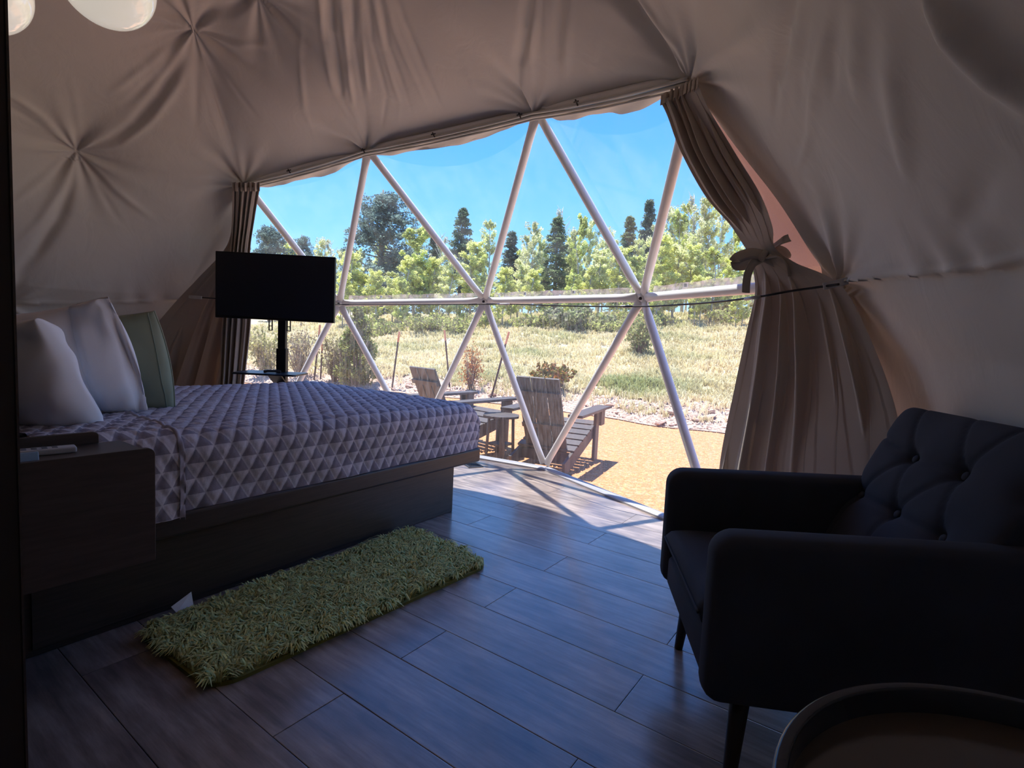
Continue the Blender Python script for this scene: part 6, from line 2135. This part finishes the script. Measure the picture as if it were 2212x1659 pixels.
# ------------------------------------------------------------------ stakes along the bank
for (x, y, h, lean, lab) in [
    (6.577, 9.74, 1.171, 0.066, 'leftmost marker stake with an orange cap beside the slanting strut'),
    (6.683, 9.67, 0.748, 0.026, 'short bare stake right beside the leftmost marker stake'),
    (7.257, 8.117, 1.177, 0.079, 'marker stake with an orange cap right of the conical evergreen'),
    (7.896, 7.12, 1.152, -0.105, 'marker stake with an orange cap behind the left lounge chair back'),
    (7.678, 5.919, 1.246, 0.185, 'leaning marker stake behind the arm of the left lounge chair'),
]:
    z = float(terrain(x, y))
    st = thing('marker_stake', lab, 'stake', (x, y, z))
    top = np.array([lean * h, -lean * h * 0.8, h])
    G().sweep([(0, 0, -0.05), tuple(top * 0.82)], [(-0.017, -0.004), (0.017, -0.004), (0.017, 0.004), (0.004, 0.004), (0.004, 0.024), (-0.004, 0.024), (-0.004, 0.004), (-0.017, 0.004)], ups=(1, 0.3, 0)).build('post', M['stake'], st)
    G().tube([top * 0.82, top], 0.020, 8, ups=(1, 0, 0)).build('cap', M['stake_cap'], st, bevel=0.002)


# ------------------------------------------------------------------ adirondack chairs and their table
def adirondack(label, loc, ang):
    t = thing('adirondack_chair', label, 'chair', loc, ang, None)
    w = M['adirondack']
    for sy in (-1, 1):
        # side rail falling back to the ground
        G().beam((0.40, 0.255 * sy, 0.30), (-0.42, 0.255 * sy, 0.055), 0.028, 0.125, (0.28, 0, 1)).build('side_rail', w, t, bevel=0.003)
        G().beam((0.40, 0.285 * sy, 0.0), (0.40, 0.285 * sy, 0.52), 0.030, 0.105, (1, 0, 0)).build('leg', w, t, bevel=0.003)
        G().beam((0.50, 0.325 * sy, 0.535), (-0.40, 0.325 * sy, 0.53), 0.135, 0.026, (0, 0, 1)).build('arm', w, t, bevel=0.004)
        G().box((0.375, 0.345 * sy, 0.44), (0.12, 0.028, 0.15)).build('arm_bracket', w, t, bevel=0.004)
    for k in range(6):
        f = k / 5
        x = 0.42 - 0.60 * f
        z = 0.365 - 0.165 * f
        G().box((x, 0, z), (0.098, 0.56, 0.022), np.array(Matrix.Rotation(-0.27, 3, 'Y'))).build('seat_slat', w, t, bevel=0.003)
    G().box((0.462, 0, 0.30), (0.022, 0.56, 0.10)).build('front_apron', w, t, bevel=0.003)
    # back: three wide boards leaning back, with two cross rails behind them
    b0, b1 = np.array([-0.185, 0, 0.17]), np.array([-0.50, 0, 0.845])
    d = (b1 - b0) / np.linalg.norm(b1 - b0)
    nrm = np.array([d[2], 0, -d[0]])
    for k in (-1, 0, 1):
        c0 = np.array([0, 0.136 * k, 0])
        G().beam(b0 + c0, b1 + c0, 0.126, 0.022, nrm).build('back_board', w, t, bevel=0.003)
    for f, th in ((0.80, 0.045), (0.36, 0.045)):
        p = b0 * (1 - f) + b1 * f - nrm * 0.024
        G().beam(p + np.array([0, -0.20, 0]), p + np.array([0, 0.20, 0]), th, 0.022, nrm).build('back_rail', w, t, bevel=0.002)
    G().box((-0.20, 0, 0.115), (0.03, 0.48, 0.10)).build('rear_stretcher', w, t, bevel=0.003)
    return t


adirondack('dark grey timber lounge chair facing the hill, whole back in view', (4.31, 2.53, -0.10), math.radians(10))
adirondack('dark grey timber lounge chair half hidden behind the bed corner', (4.17, 3.62, -0.10), math.radians(-8))
pt = thing('patio_table', 'small round dark timber table between the two lounge chairs', 'table', (4.20, 3.09, -0.10))
for k in range(5):
    yy = -0.148 + 0.074 * k
    hw = math.sqrt(max(0.185 ** 2 - yy ** 2, 0.0)) if abs(yy) > 0.01 else 0.185
    pts = []
    for a in (yy - 0.035, yy + 0.035):
        pts.append((a, math.sqrt(max(0.187 ** 2 - a * a, 0.0004))))
    g = G()
    (a0_, h0), (a1_, h1) = pts
    g.add([(-h0, a0_, 0.39), (h0, a0_, 0.39), (h1, a1_, 0.39), (-h1, a1_, 0.39), (-h0, a0_, 0.412), (h0, a0_, 0.412), (h1, a1_, 0.412), (-h1, a1_, 0.412)],
          [(3, 2, 1, 0), (4, 5, 6, 7), (0, 1, 5, 4), (1, 2, 6, 5), (2, 3, 7, 6), (3, 0, 4, 7)])
    g.build('top_slat', M['adirondack'], pt, bevel=0.002)
for a in (45, 135, 225, 315):
    a = math.radians(a)
    G().beam((0.135 * math.cos(a), 0.135 * math.sin(a), 0), (0.12 * math.cos(a), 0.12 * math.sin(a), 0.39), 0.055, 0.022, (math.cos(a), math.sin(a), 0)).build('leg', M['adirondack'], pt, bevel=0.002)
G().box((0, 0, 0.12), (0.20, 0.20, 0.018)).build('lower_shelf', M['adirondack'], pt, bevel=0.002)
